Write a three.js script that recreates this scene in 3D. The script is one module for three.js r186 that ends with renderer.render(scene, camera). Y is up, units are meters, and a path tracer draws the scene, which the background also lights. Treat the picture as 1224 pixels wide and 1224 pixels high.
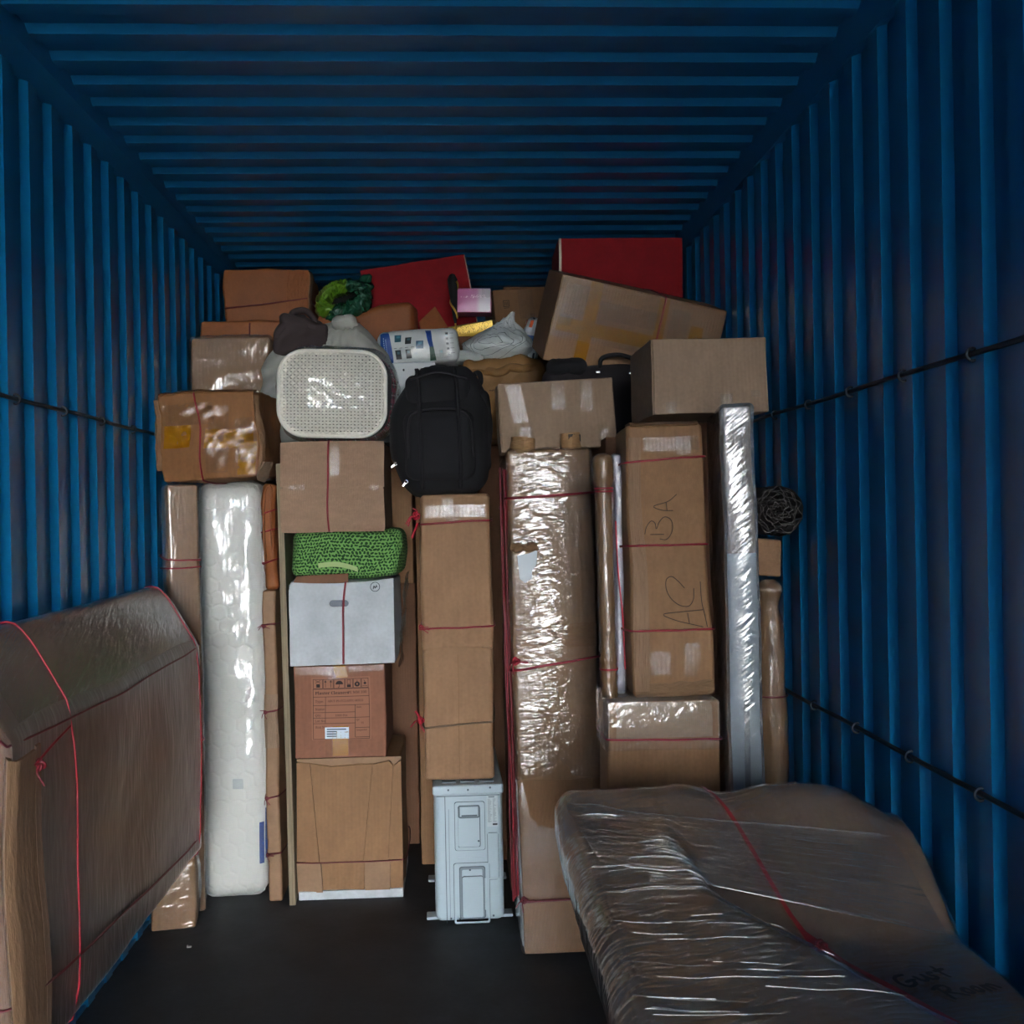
import * as THREE from 'three';
import { mergeGeometries, mergeVertices, toCreasedNormals } from 'three/addons/utils/BufferGeometryUtils.js';
import { ImprovedNoise } from 'three/addons/math/ImprovedNoise.js';
import { RoundedBoxGeometry } from 'three/addons/geometries/RoundedBoxGeometry.js';

// ------------------------------------------------------------------ camera, sky, exposure
const scene = new THREE.Scene();
const camera = new THREE.PerspectiveCamera(50.08, 1, 0.05, 200);
camera.position.set(0, 1.65, 0);
camera.rotation.set(-0.0001, -0.0511, -0.0185, 'YXZ');
const renderer = new THREE.WebGLRenderer({ antialias: true });
renderer.toneMapping = THREE.LinearToneMapping;
renderer.toneMappingExposure = 50;
renderer.shadowMap.enabled = true;
scene.background = new THREE.Color(0.93, 0.97, 1.0);   // flat white overcast
scene.backgroundIntensity = 1;

// ------------------------------------------------------------------ helpers
const V = (x, y, z) => new THREE.Vector3(x, y, z);
const lerp = (a, b, t) => a + (b - a) * t;
const clamp = (x, a, b) => Math.max(a, Math.min(b, x));
const sstep = (a, b, x) => { const t = clamp((x - a) / (b - a), 0, 1); return t * t * (3 - 2 * t); };
function random(seed) { let s = seed | 0; return () => { s = (s + 0x6d2b79f5) | 0; let t = Math.imul(s ^ (s >>> 15), 1 | s); t = (t + Math.imul(t ^ (t >>> 7), 61 | t)) ^ t; return ((t ^ (t >>> 14)) >>> 0) / 4294967296; }; }
const perlin = new ImprovedNoise();
const noise = (x, y, z) => perlin.noise(x + 31.7, y + 17.3, z + 91.1);
const fbm = (x, y, z) => noise(x, y, z) + 0.5 * noise(x * 2.1, y * 2.1, z * 2.1) + 0.25 * noise(x * 4.3, y * 4.3, z * 4.3);
const ridge = (x, y, z) => 1 - 2.2 * Math.abs(noise(x, y, z));
const used = new Map();
function numbered(name) { const n = used.get(name) || 0; used.set(name, n + 1); return n ? `${name}_${String(n).padStart(3, '0')}` : name; }
function lit(m) { m.castShadow = true; m.receiveShadow = true; return m; }
function mesh(name, geometry, material, parent) {
  const m = lit(new THREE.Mesh(geometry, material));
  m.name = parent ? name : numbered(name);
  (parent || scene).add(m);
  return m;
}
let SIZE = 1;   // the pieces below are drawn at a handy size; this brings a run of them to their true size
function thing(name, label, category, [x, y, z], turn = [0, 0, 0], group) {
  const g = new THREE.Group();
  g.name = numbered(name); g.position.set(x, y, z); g.rotation.set(...turn, 'YXZ'); g.scale.setScalar(SIZE);
  g.userData = { label, category };
  if (group) g.userData.group = group;
  scene.add(g);
  return g;
}
function structure(name, geometry, material) {
  const m = mesh(name, geometry, material); m.userData.kind = 'structure'; return m;
}
// normals averaged over vertices that share a place, uv kept
function smooth(geo) {
  geo.computeVertexNormals();
  const p = geo.attributes.position, n = geo.attributes.normal, sums = new Map(), key = (i) => `${Math.round(p.getX(i) * 2e4)},${Math.round(p.getY(i) * 2e4)},${Math.round(p.getZ(i) * 2e4)}`;
  for (let i = 0; i < p.count; i++) { const k = key(i), s = sums.get(k) || [0, 0, 0]; s[0] += n.getX(i); s[1] += n.getY(i); s[2] += n.getZ(i); sums.set(k, s); }
  for (let i = 0; i < p.count; i++) { const s = sums.get(key(i)), l = Math.hypot(...s) || 1; n.setXYZ(i, s[0] / l, s[1] / l, s[2] / l); }
  return geo;
}
function mapped(geo, f) { const p = geo.attributes.position; for (let i = 0; i < p.count; i++) { const q = f(p.getX(i), p.getY(i), p.getZ(i)); p.setXYZ(i, q.x, q.y, q.z); } return geo; }
function boxUV(geo) {   // uv in metres from the side a face looks to
  const p = geo.attributes.position, n = geo.attributes.normal, uv = new Float32Array(p.count * 2);
  for (let i = 0; i < p.count; i++) {
    const ax = Math.abs(n.getX(i)), ay = Math.abs(n.getY(i)), az = Math.abs(n.getZ(i));
    const [u, v] = ax > ay && ax > az ? [p.getZ(i), p.getY(i)] : ay > az ? [p.getX(i), p.getZ(i)] : [p.getX(i), p.getY(i)];
    uv[i * 2] = u; uv[i * 2 + 1] = v;
  }
  geo.setAttribute('uv', new THREE.BufferAttribute(uv, 2)); return geo;
}
function tube(points, radius, closed = false, segments = points.length * 4, radial = 6, tension = 0.5) {
  return new THREE.TubeGeometry(new THREE.CatmullRomCurve3(points, closed, tension === 'c' ? 'centripetal' : 'catmullrom', tension === 'c' ? 0.5 : tension), segments, radius, radial, closed);
}
const rbox = (w, h, d, r, x = 0, y = 0, z = 0, s = 2) => boxUV(new RoundedBoxGeometry(w, h, d, s, Math.min(r, w / 2.01, h / 2.01, d / 2.01)).translate(x, y, z));
const box = (x0, x1, y0, y1, z0, z1) => boxUV(new THREE.BoxGeometry(x1 - x0, y1 - y0, z1 - z0).translate((x0 + x1) / 2, (y0 + y1) / 2, (z0 + z1) / 2));

// ------------------------------------------------------------------ textures
function dataTexture(size, f, srgb, repeat = 1) {
  const d = new Uint8Array(size * size * 4);
  for (let y = 0; y < size; y++) for (let x = 0; x < size; x++) {
    const c = f(x / size, y / size), o = (y * size + x) * 4;
    for (let k = 0; k < 3; k++) d[o + k] = clamp(Math.round((Array.isArray(c) ? c[k] : c) * 255), 0, 255);
    d[o + 3] = 255;
  }
  const t = new THREE.DataTexture(d, size, size);
  t.magFilter = THREE.LinearFilter; t.wrapS = t.wrapT = THREE.RepeatWrapping; t.repeat.set(repeat, repeat);
  if (srgb) t.colorSpace = THREE.SRGBColorSpace;
  t.needsUpdate = true; return t;
}
// noise that tiles: blends four shifted samples
function tiled(f, kx, ky) {
  return (u, v) => { const s = (a, b) => f(a * kx, b * ky), wu = u, wv = v; return (s(u, v) * (1 - wu) + s(u - 1, v) * wu) * (1 - wv) + (s(u, v - 1) * (1 - wu) + s(u - 1, v - 1) * wu) * wv; };
}
const again = (t, x, y, turn = 0) => { const c = t.clone(); c.repeat.set(x, y); c.rotation = turn; c.needsUpdate = true; return c; };
const nA = tiled((x, y) => fbm(x, y, 0.5), 5, 5), nB = tiled((x, y) => noise(x, y, 3.5), 60, 9), nC = tiled((x, y) => noise(x, y, 7.5), 70, 70);
const boardMap = dataTexture(512, (u, v) => { const k = 0.9 + 0.07 * nA(u, v) + 0.045 * nB(u, v) + 0.05 * nC(u, v); return [k, k * 0.995, k * 0.985]; }, true, 1.4);
const boardBump = dataTexture(512, (u, v) => 0.5 + 0.22 * Math.sin(u * Math.PI * 2 * 56) + 0.12 * nC(u, v) + 0.3 * nA(u, v), false, 1.4);
const nW = tiled((x, y) => fbm(x, y, 12.5), 7, 7);
const paperMap = dataTexture(512, (u, v) => { const k = 0.88 + 0.08 * nW(u, v) + 0.04 * nC(u, v); return [k, k, k]; }, true, 1.6);
const paperBump = dataTexture(512, (u, v) => 0.5 + 0.28 * nW(u, v) + 0.05 * nC(u, v), false, 1.6);
const clothBump = dataTexture(256, (u, v) => 0.5 + 0.25 * Math.sin(u * Math.PI * 2 * 64) * Math.sin(v * Math.PI * 2 * 64) + 0.2 * nC(u, v), false, 5);
// stretch film: long taut pleats one way, crumples another
const rA = tiled((x, y) => 1 - Math.abs(noise(x, y, 21.5)) * 2.6, 9, 46), rB = tiled((x, y) => 1 - Math.abs(noise(x, y, 25.5)) * 2.4, 5, 14), rC = tiled((x, y) => 1 - Math.abs(fbm(x, y, 29.5)) * 1.8, 9, 9), rM = tiled((x, y) => noise(x, y, 33.5), 3, 3);
const pleats = dataTexture(1024, (u, v) => { const w = v + 0.03 * rM(u, v); const m = clamp(0.55 + 0.9 * rM(u, v), 0.12, 1); return 0.3 + 0.36 * Math.max(0, rA(u, w)) * m + 0.3 * Math.max(0, rB(u, w)); }, false, 1.5);
const crumples = dataTexture(1024, (u, v) => 0.2 + 0.45 * Math.max(0, rC(u, v)) + 0.22 * Math.max(0, rA(v, u)) * clamp(0.5 + rM(u, v), 0, 1), false, 1.8);
const paintMap = dataTexture(512, (u, v) => { const a = nA(u, v), s = clamp((nC(u, v) - 0.42) * 6, 0, 1) * clamp(a * 3, 0, 1); const k = 0.95 + 0.06 * a; return [k + 0.15 * s, k - 0.02 * s, k - 0.1 * s]; }, true, 0.8);
const paintBump = dataTexture(512, (u, v) => 0.5 + 0.35 * nW(u, v) + 0.05 * nC(u, v), false, 1);
const scuffs = dataTexture(1024, (u, v) => { const k = 0.72 + 0.25 * nW(u, v) + 0.12 * nC(u, v), s = clamp((rA(v * 0.5, u * 0.5) - 0.93) * 9, 0, 1) * clamp(rM(u, v) * 3, 0, 1); return [k + s * 0.7, k + s * 0.66, k + s * 0.62]; }, true, 0.9);
function canvasTexture(w, h, draw) {
  const c = document.createElement('canvas'); c.width = w; c.height = h; draw(c.getContext('2d'), w, h);
  const t = new THREE.CanvasTexture(c); t.colorSpace = THREE.SRGBColorSpace; t.anisotropy = 8; return t;
}

// ------------------------------------------------------------------ materials
const std = (color, roughness = 0.8, more = {}) => new THREE.MeshStandardMaterial({ color, roughness, ...more });
const cardboard = (color) => std(color, 0.78, { map: boardMap, bumpMap: boardBump, bumpScale: 0.0006 });
const kraft = (color) => std(color, 0.66, { map: paperMap, bumpMap: paperBump, bumpScale: 0.006 });
const fabric = (color, more = {}) => std(color, 0.92, { bumpMap: clothBump, bumpScale: 0.0008, ...more });
const film = (bump, bumpScale, roughness = 0.13, through = 0.94, color = 0xf4f4f2, ior = 1.5) => new THREE.MeshPhysicalMaterial({ color, roughness, transmission: through, thickness: 0, ior, bumpMap: bump, bumpScale, side: THREE.DoubleSide });
const M = {
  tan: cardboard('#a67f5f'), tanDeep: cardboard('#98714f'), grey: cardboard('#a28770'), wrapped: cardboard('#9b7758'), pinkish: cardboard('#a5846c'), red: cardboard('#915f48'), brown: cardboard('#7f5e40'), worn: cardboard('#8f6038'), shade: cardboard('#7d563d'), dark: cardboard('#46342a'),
  kraftOrange: kraft('#98572a'), kraftTan: kraft('#9c785a'), kraftBrown: kraft('#896645'), kraftPale: kraft('#997d65'), kraftGrey: kraft('#94725a'),
  whiteBoard: std('#ccd2d6', 0.7, { map: paperMap, bumpMap: paperBump, bumpScale: 0.003 }),
  blue: std('#0b6d9f', 0.3, { map: paintMap, bumpMap: paintBump, bumpScale: 0.0016 }), blueRoof: std('#12689a', 0.36, { map: paintMap, bumpMap: paintBump, bumpScale: 0.0016 }),
  rail: std('#0b6d9f', 0.42, { map: paintMap, bumpMap: paintBump, bumpScale: 0.0016 }), steel: std('#27313a', 0.5, { metalness: 0.5 }), weld: std('#9fb2bd', 0.25, { metalness: 0.6 }),
  floor: std('#303338', 0.7, { map: scuffs, bumpMap: paperBump, bumpScale: 0.002 }),
  twine: std('#8c1024', 0.45), twineDark: std('#640e1c', 0.5), cord: std('#b01c32', 0.4), black: std('#131317', 0.55), 
  filmV: film(again(pleats, 2.6, 2.6, Math.PI / 2), 0.0026), filmH: film(again(pleats, 2.8, 2.8, 0.12), 0.0048, 0.11, 0.96), filmD: film(again(pleats, 1.5, 1.5, 0.15), 0.007, 0.12, 0.96, 0xf4f4f2, 1.75), filmHaze: film(again(pleats, 1.1, 1.1, Math.PI / 2), 0.0035, 0.3, 0.9, 0xd8ccc4), filmC: film(again(crumples, 3, 3), 0.0030, 0.11, 0.93), filmSoft: film(again(crumples, 0.8, 0.8), 0.003, 0.16, 0.9), filmSilver: film(again(pleats, 1.1, 1.8, 0.75), 0.0034, 0.1, 0.75, 0xc9cdd0),
  tapeClear: film(again(pleats, 4, 2, 1.57), 0.0006, 0.06, 0.99), tapeBrown: new THREE.MeshPhysicalMaterial({ color: '#b67c14', roughness: 0.2, transmission: 0.4, thickness: 0, bumpMap: again(pleats, 4, 2), bumpScale: 0.0006, side: THREE.DoubleSide }),
  mattress: std('#d5d5d2', 0.8, {}), foam: std('#a4adb2', 0.4), acBody: std('#a9b9c1', 0.42), acDark: std('#727f87', 0.5), acLine: std('#4d5960', 0.6),
  redBox: fabric('#98101f', { map: paperMap }), redSide: std('#4a0e16', 0.8), cream: std('#d9cdb8', 0.7),
  chipboard: std('#b3a083', 0.85, { map: scuffs }), chipFace: std('#8e8674', 0.7, { map: paperMap }),
  bagBlack: fabric('#101014'), bagBlack2: fabric('#141418'), bagBrown: fabric('#3a3030'), bagGrey: fabric('#a3a29a'), suitcase: fabric('#241f22'),
  basket: std('#d6d0c4', 0.45), plaid: fabric('#5b2231'), plaidDark: fabric('#2a2226'), chrome: std('#d0d0d0', 0.25, { metalness: 0.9 }),
  limePlastic: std('#587f1c', 0.28), greenPlastic: std('#1a4a36', 0.22), gold: std('#c3a243', 0.3, { metalness: 0.55 }), pink: std('#c96a9a', 0.4), lavender: std('#8d8798', 0.6), clear: film(crumples, 0.008, 0.12, 0.9),
  plasticWhite: std('#c9cdcb', 0.4), navy: std('#173f87', 0.4), rug: std('#4c4644', 0.95), rugPale: std('#6f6864', 0.95), wood: std('#20150f', 0.6), paperBag: kraft('#996f3e'),
};

// ------------------------------------------------------------------ soft boxes: every carton, parcel and bag starts as one of these
// local frame: x across, y up from the base, z towards the container door
class Soft {
  constructor(w, h, d, o = {}) {
    Object.assign(this, { w, h, d, r: 0.008, warp: 0.004, freq: 5, bulge: 0.004, seed: 1, crumple: 0, crumpleFreq: 16, post: null }, o);
    this.r = Math.min(this.r, w / 2.05, h / 2.05, d / 2.05);
  }
  P(x, y, z, off = 0) {
    const { w, h, d, r } = this, cy = y - h / 2;
    const ix = clamp(x, -w / 2 + r, w / 2 - r), iy = clamp(cy, -h / 2 + r, h / 2 - r), iz = clamp(z, -d / 2 + r, d / 2 - r);
    let dx = x - ix, dy = cy - iy, dz = z - iz; const l = Math.hypot(dx, dy, dz);
    if (l > 1e-9) { dx /= l; dy /= l; dz /= l; }
    const u = clamp(2 * x / w, -1, 1), v = clamp(2 * cy / h, -1, 1), t = clamp(2 * z / d, -1, 1), b = this.bulge;
    let px = ix + dx * (r + off) + b * u * (1 - v * v) * (1 - t * t), py = iy + dy * (r + off) + h / 2 + b * 0.5 * v * (1 - u * u) * (1 - t * t), pz = iz + dz * (r + off) + b * t * (1 - u * u) * (1 - v * v);
    const k = this.freq, s = this.seed * 7.31;
    if (this.warp) { px += this.warp * noise(ix * k + s, iy * k, iz * k); py += 0.5 * this.warp * noise(ix * k, iy * k + s, iz * k + 9); pz += this.warp * noise(ix * k, iy * k + 5, iz * k + s); }
    if (this.crumple) { const c = this.crumpleFreq, a = this.crumple * (ridge(ix * c + s, iy * c, iz * c) + 0.5 * ridge(ix * c * 2.2, iy * c * 2.2 + s, iz * c * 2.2) - 0.8); px += dx * a; py += dy * a; pz += dz * a; }
    const q = V(px, py, pz);
    return this.post ? this.post(q, this) || q : q;
  }
  raw(face, a, b) { const { w, h, d } = this; return face === 'front' ? [a, b, d / 2] : face === 'back' ? [-a, b, -d / 2] : face === 'right' ? [w / 2, b, -a] : face === 'left' ? [-w / 2, b, a] : face === 'top' ? [a, h, b] : [a, 0, -b]; }
  static ticks(len, r, n) { const k = Math.min(r, len / 2.05), a = [0, k * 0.12, k * 0.35, k * 0.65, k]; for (let i = 1; i < n; i++) a.push(k + (len - 2 * k) * i / n); return a.concat([len - k, len - k * 0.65, len - k * 0.35, len - k * 0.12, len]); }
  geometry(off = 0, step = 0.06, wrinkle = 0) {
    const { w, h, d, r } = this, n = (len) => clamp(Math.round(len / step), 2, 60);
    const X = Soft.ticks(w, r, n(w)), Y = Soft.ticks(h, r, n(h)), Z = Soft.ticks(d, r, n(d)), g = new THREE.BoxGeometry(1, 1, 1, X.length - 1, Y.length - 1, Z.length - 1), p = g.attributes.position, nn = g.attributes.normal, uv = g.attributes.uv;
    for (let i = 0; i < p.count; i++) {
      const x = X[Math.round((p.getX(i) + 0.5) * (X.length - 1))] - w / 2, y = Y[Math.round((p.getY(i) + 0.5) * (Y.length - 1))], z = Z[Math.round((p.getZ(i) + 0.5) * (Z.length - 1))] - d / 2;
      const e = wrinkle ? wrinkle * (0.6 + fbm(x * 9 + this.seed, y * 14, z * 9)) : 0, q = this.P(x, y, z, off + Math.max(-off * 0.6, e));
      if (Math.abs(nn.getX(i)) > 0.5) uv.setXY(i, z + x, y); else if (Math.abs(nn.getY(i)) > 0.5) uv.setXY(i, x, z + y); else uv.setXY(i, x, y);
      p.setXYZ(i, q.x, q.y, q.z);
    }
    return smooth(g);
  }
  // a slab of thickness t lying on a face, from (a0, b0) to (a1, b1)
  slab(face, a0, b0, a1, b1, t, lift = 0.0004, na = 6, nb = 6, shape = null) {
    const g = new THREE.BoxGeometry(1, 1, 1, na, nb, 1), p = g.attributes.position;
    const pos = []; for (let i = 0; i < p.count; i++) { let a = lerp(a0, a1, p.getX(i) + 0.5), b = lerp(b0, b1, p.getY(i) + 0.5); if (shape) [a, b] = shape(a, b, p.getX(i) + 0.5, p.getY(i) + 0.5); const q = this.P(...this.raw(face, a, b), lift + (p.getZ(i) + 0.5) * t); pos.push(q); }
    pos.forEach((q, i) => p.setXYZ(i, q.x, q.y, q.z));
    g.deleteAttribute('normal');
    const out = toCreasedNormals(g, 0.5); return out;
  }
  // a sheet (tape, print) that follows a face
  sheet(face, a0, b0, a1, b1, lift = 0.0012, na = 8, nb = 8, shape = null) {
    const g = new THREE.PlaneGeometry(1, 1, na, nb), p = g.attributes.position;
    for (let i = 0; i < p.count; i++) { let a = lerp(a0, a1, p.getX(i) + 0.5), b = lerp(b0, b1, p.getY(i) + 0.5); if (shape) [a, b] = shape(a, b, p.getX(i) + 0.5, p.getY(i) + 0.5); const q = this.P(...this.raw(face, a, b), lift); p.setXYZ(i, q.x, q.y, q.z); }
    g.computeVertexNormals(); return g;
  }
  loopY(y, slope = 0, rise = 0, off = 0.0045) {   // around the sides
    const { w, h, d } = this, pts = [], n = 7, at = (x, z) => pts.push(this.P(x, clamp(y + slope * z + rise * x + 0.004 * noise(x * 11, z * 11, y * 13), 0.002, h - 0.002), z, off));
    for (let i = 0; i <= n; i++) at(lerp(-w / 2, w / 2, i / n), d / 2);
    for (let i = 1; i <= n; i++) at(w / 2, lerp(d / 2, -d / 2, i / n));
    for (let i = 1; i <= n; i++) at(lerp(w / 2, -w / 2, i / n), -d / 2);
    for (let i = 1; i < n; i++) at(-w / 2, lerp(-d / 2, d / 2, i / n));
    return pts;
  }
  loopX(x, slope = 0, off = 0.0045) {   // over front, top, back and bottom
    const { h, d } = this, pts = [], n = 7, at = (y, z) => pts.push(this.P(x + slope * (y - h / 2) + 0.004 * noise(x * 9, y * 11, z * 11), y, z, off));
    for (let i = 0; i <= n; i++) at(lerp(0, h, i / n), d / 2);
    for (let i = 1; i <= n; i++) at(h, lerp(d / 2, -d / 2, i / n));
    for (let i = 1; i <= n; i++) at(lerp(h, 0, i / n), -d / 2);
    for (let i = 1; i < n; i++) at(0, lerp(-d / 2, d / 2, i / n));
    return pts;
  }
  loopZ(z, off = 0.0045) {   // over left, top, right and bottom
    const { w, h } = this, pts = [], n = 9, at = (x, y) => pts.push(this.P(x, y, z + 0.004 * noise(x * 9, y * 11, z * 11), off));
    for (let i = 0; i <= n; i++) at(w / 2, lerp(0, h, i / n));
    for (let i = 1; i <= n; i++) at(lerp(w / 2, -w / 2, i / n), h);
    for (let i = 1; i <= n; i++) at(-w / 2, lerp(h, 0, i / n));
    for (let i = 1; i < n; i++) at(lerp(-w / 2, w / 2, i / n), 0);
    return pts;
  }
}
function body(g, soft, material, name = 'carton_body', step = 0.06) { return mesh(name, soft.geometry(0, step), material, g); }
function wrap(g, soft, material, off = 0.006, wrinkle = 0.004, step = 0.03) { return mesh('stretch_film', soft.geometry(off, step, wrinkle), material, g); }
function twine(g, points, radius = 0.0032, material = M.twine) { return mesh('string', tube(points, radius, true, points.length * 3, 6, 0.12), material, g); }
function strand(g, points, radius = 0.003, material = M.twine) { return mesh('string', tube(points, radius, false, points.length * 6), material, g); }
function knot(g, [x, y, z], s = 0.012, material = M.twine) {
  const rnd = random(Math.round(x * 999 + y * 777)), parts = [new THREE.TorusKnotGeometry(s * 0.5, s * 0.24, 40, 6).translate(x, y, z)];
  for (let i = 0; i < 3; i++) { const a = rnd() * 6.28; parts.push(tube([V(x, y, z), V(x + s * 1.2 * Math.cos(a), y + s * Math.sin(a), z + s * 0.6), V(x + s * 2.6 * Math.cos(a + 0.4), y + s * 2.2 * Math.sin(a + 0.3) - s * 0.6, z + s * 0.5)], s * 0.16, false, 8, 5)); }
  return mesh('knot', mergeGeometries(parts), material, g);
}
const tapes = (g, soft, material, list, name = 'tape') => list.forEach(([face, a0, b0, a1, b1, shape]) => mesh(name, soft.sheet(face, a0, b0, a1, b1, 0.0014, 10, 10, shape || null), material, g));
// a carton: front face at depth zf, centred on x, standing at y
function carton(name, label, { x, y, zf, w, h, d, mat, turn = [0, 0, 0], group, category = 'box', step = 0.06, ...o }) {
  const g = thing(name, label, category, [x, y, -(zf + SIZE * d / 2)], turn, group), s = new Soft(w, h, d, o);
  body(g, s, mat, name === 'carton' ? 'carton_body' : 'wrapping', step);
  return [g, s];
}

// ------------------------------------------------------------------ the container
const NEAR = -5.3, FAR = 7.1, H = 3.05, XL = -1.275, XR = 1.15;   // depth runs from the open door end (behind the camera) to the closed end
// trapezoid profile: [depth along the container, how far the sheet stands into the room]
function profile(phase, pitch, lip, slope, flat) {
  const pts = []; let k = Math.floor((NEAR - phase) / pitch) - 1;
  for (; ; k++) {
    const c = phase + k * pitch;
    for (const [d, o] of [[c - slope / 2, 0], [c + slope / 2, lip], [c + slope / 2 + flat, lip], [c + slope * 1.5 + flat, 0]]) if (d > NEAR && d < FAR) pts.push([d, o]);
    if (c > FAR) break;
  }
  return [[NEAR, pts[0][1]], ...pts, [FAR, pts[pts.length - 1][1]]];
}
function sheet(points, a0, a1, place, back, flip) {   // sweeps the profile across and closes it behind with a flat back
  const pos = [], uv = [], tri = (a, b, c) => { for (const q of (flip ? [a, c, b] : [a, b, c])) { pos.push(q[0].x, q[0].y, q[0].z); uv.push(q[1], q[2]); } };
  const quad = (a, b, c, d) => { tri(a, b, c); tri(a, c, d); };
  let run = 0;
  for (let i = 0; i + 1 < points.length; i++) {
    const [d0, o0] = points[i], [d1, o1] = points[i + 1], next = run + Math.hypot(d1 - d0, o1 - o0);
    quad([place(d0, o0, a0), run, a0], [place(d1, o1, a0), next, a0], [place(d1, o1, a1), next, a1], [place(d0, o0, a1), run, a1]);
    for (const a of [a0, a1]) quad([place(d0, -back, a), d0, 0], [place(d1, -back, a), d1, 0], [place(d1, o1, a), d1, 0.1], [place(d0, o0, a), d0, 0.1]);
    quad([place(d0, -back, a1), d0, a1], [place(d1, -back, a1), d1, a1], [place(d1, -back, a0), d1, a0], [place(d0, -back, a0), d0, a0]);
    run = next;
  }
  const g = new THREE.BufferGeometry();
  g.setAttribute('position', new THREE.Float32BufferAttribute(pos, 3)); g.setAttribute('uv', new THREE.Float32BufferAttribute(uv, 2));
  g.computeVertexNormals(); return g;
}
structure('floor', box(-1.42, 1.34, -0.14, 0, -FAR, -NEAR), M.floor);
structure('wall_left', sheet(profile(3.195, 0.192, 0.021, 0.023, 0.069), 0, 3.0, (d, o, y) => V(XL - 0.02 + o, y, -d), 0.03, false), M.blue);
structure('wall_right', sheet(profile(2.311, 0.1868, 0.02, 0.022, 0.066), 0, 2.95, (d, o, y) => V(XR + 0.02 - o, y, -d), 0.03, true), M.blue);
{ // closed end, corrugated too
  const pts = []; for (let x = -1.345, k = 0; x < 1.26; x += 0.045, k++) pts.push([x, [0, 0, 0.02, 0.02][k % 4]]); pts.push([1.26, 0]);
  structure('wall_back', sheet(pts, 0, 3.05, (x, o, y) => V(x, y, -FAR + o), 0.04, true), M.rail);
}
const ceiling = structure('ceiling', sheet(profile(3.16, 0.1837, 0.019, 0.026, 0.06), -1.32, 1.24, (d, o, x) => V(x, H - o, -d), 0.04, true), M.blueRoof);
for (const d of [3.06, 4.16, 5.27]) mesh('weld_seam', tube([V(-1.18, H - 0.002, -d), V(0, H - 0.002, -d), V(1.14, H - 0.002, -d)], 0.0045, false, 8, 6), M.weld, ceiling);
structure('trim_1', box(-1.33, -1.187, 2.985, 3.09, -FAR, -NEAR), M.rail);
structure('trim_2', box(1.143, 1.25, 2.93, 3.09, -FAR, -NEAR), M.rail);
structure('trim_3', box(-1.34, XL - 0.004, -0.01, 0.012, -FAR, -NEAR), M.rail);
structure('trim_4', box(XR + 0.004, 1.25, -0.01, 0.012, -FAR, -NEAR), M.rail);
structure('trim_5', box(-1.36, -1.25, -0.14, 3.09, -NEAR - 0.12, -NEAR), M.rail);   // door posts and header at the open end
structure('trim_6', box(1.13, 1.28, -0.14, 3.09, -NEAR - 0.12, -NEAR), M.rail);
structure('trim_7', box(-1.2, 1.13, 2.97, 3.09, -NEAR - 0.12, -NEAR), M.rail);
function lashingRod(x, y, side, phase, pitch) {
  const g = thing('lashing_rod', side < 0 ? 'thin dark steel lashing rod running along the left blue wall' : y > 1.5 ? 'thin dark steel lashing rod along the right blue wall at shoulder height' : 'low dark steel lashing rod with clips along the right blue wall', 'rod', [x, y, 0], [0, 0, 0], 'lashing rods along the container walls');
  const pts = []; for (let d = -1.9; d <= 6.6; d += 0.34) pts.push(V(0, 0.006 * noise(d * 2, y, 1), -d));
  mesh('rod', tube(pts, 0.0065, false, 80, 6), M.steel, g);
  for (let k = -2; k < 12; k++) { const d = phase + k * pitch * 2 + 0.05; mesh('clip', new THREE.TorusGeometry(0.014, 0.0035, 5, 12).rotateY(Math.PI / 2 * 0).translate(-side * 0.002 + side * 0.004, -0.002, -d), M.steel, g); }
}
lashingRod(XL + 0.008, 2.005, -1, 3.195, 0.192);
lashingRod(XR - 0.008, 1.98, 1, 2.311, 0.1868);
lashingRod(XR - 0.008, 1.01, 1, 2.311, 0.1868);
// outside: the yard the container stands over and an added unseen dark wall keeping daylight off the right side
structure('ground', new THREE.BoxGeometry(160, 0.3, 160).translate(0, -1.35, 0), std('#8f8a83', 0.95));
structure('added_wall_outside', new THREE.BoxGeometry(0.4, 7, 40).translate(-3.4, 2.3, NEAR * -1 + 21.2), std('#3a3c40', 0.9));

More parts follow.
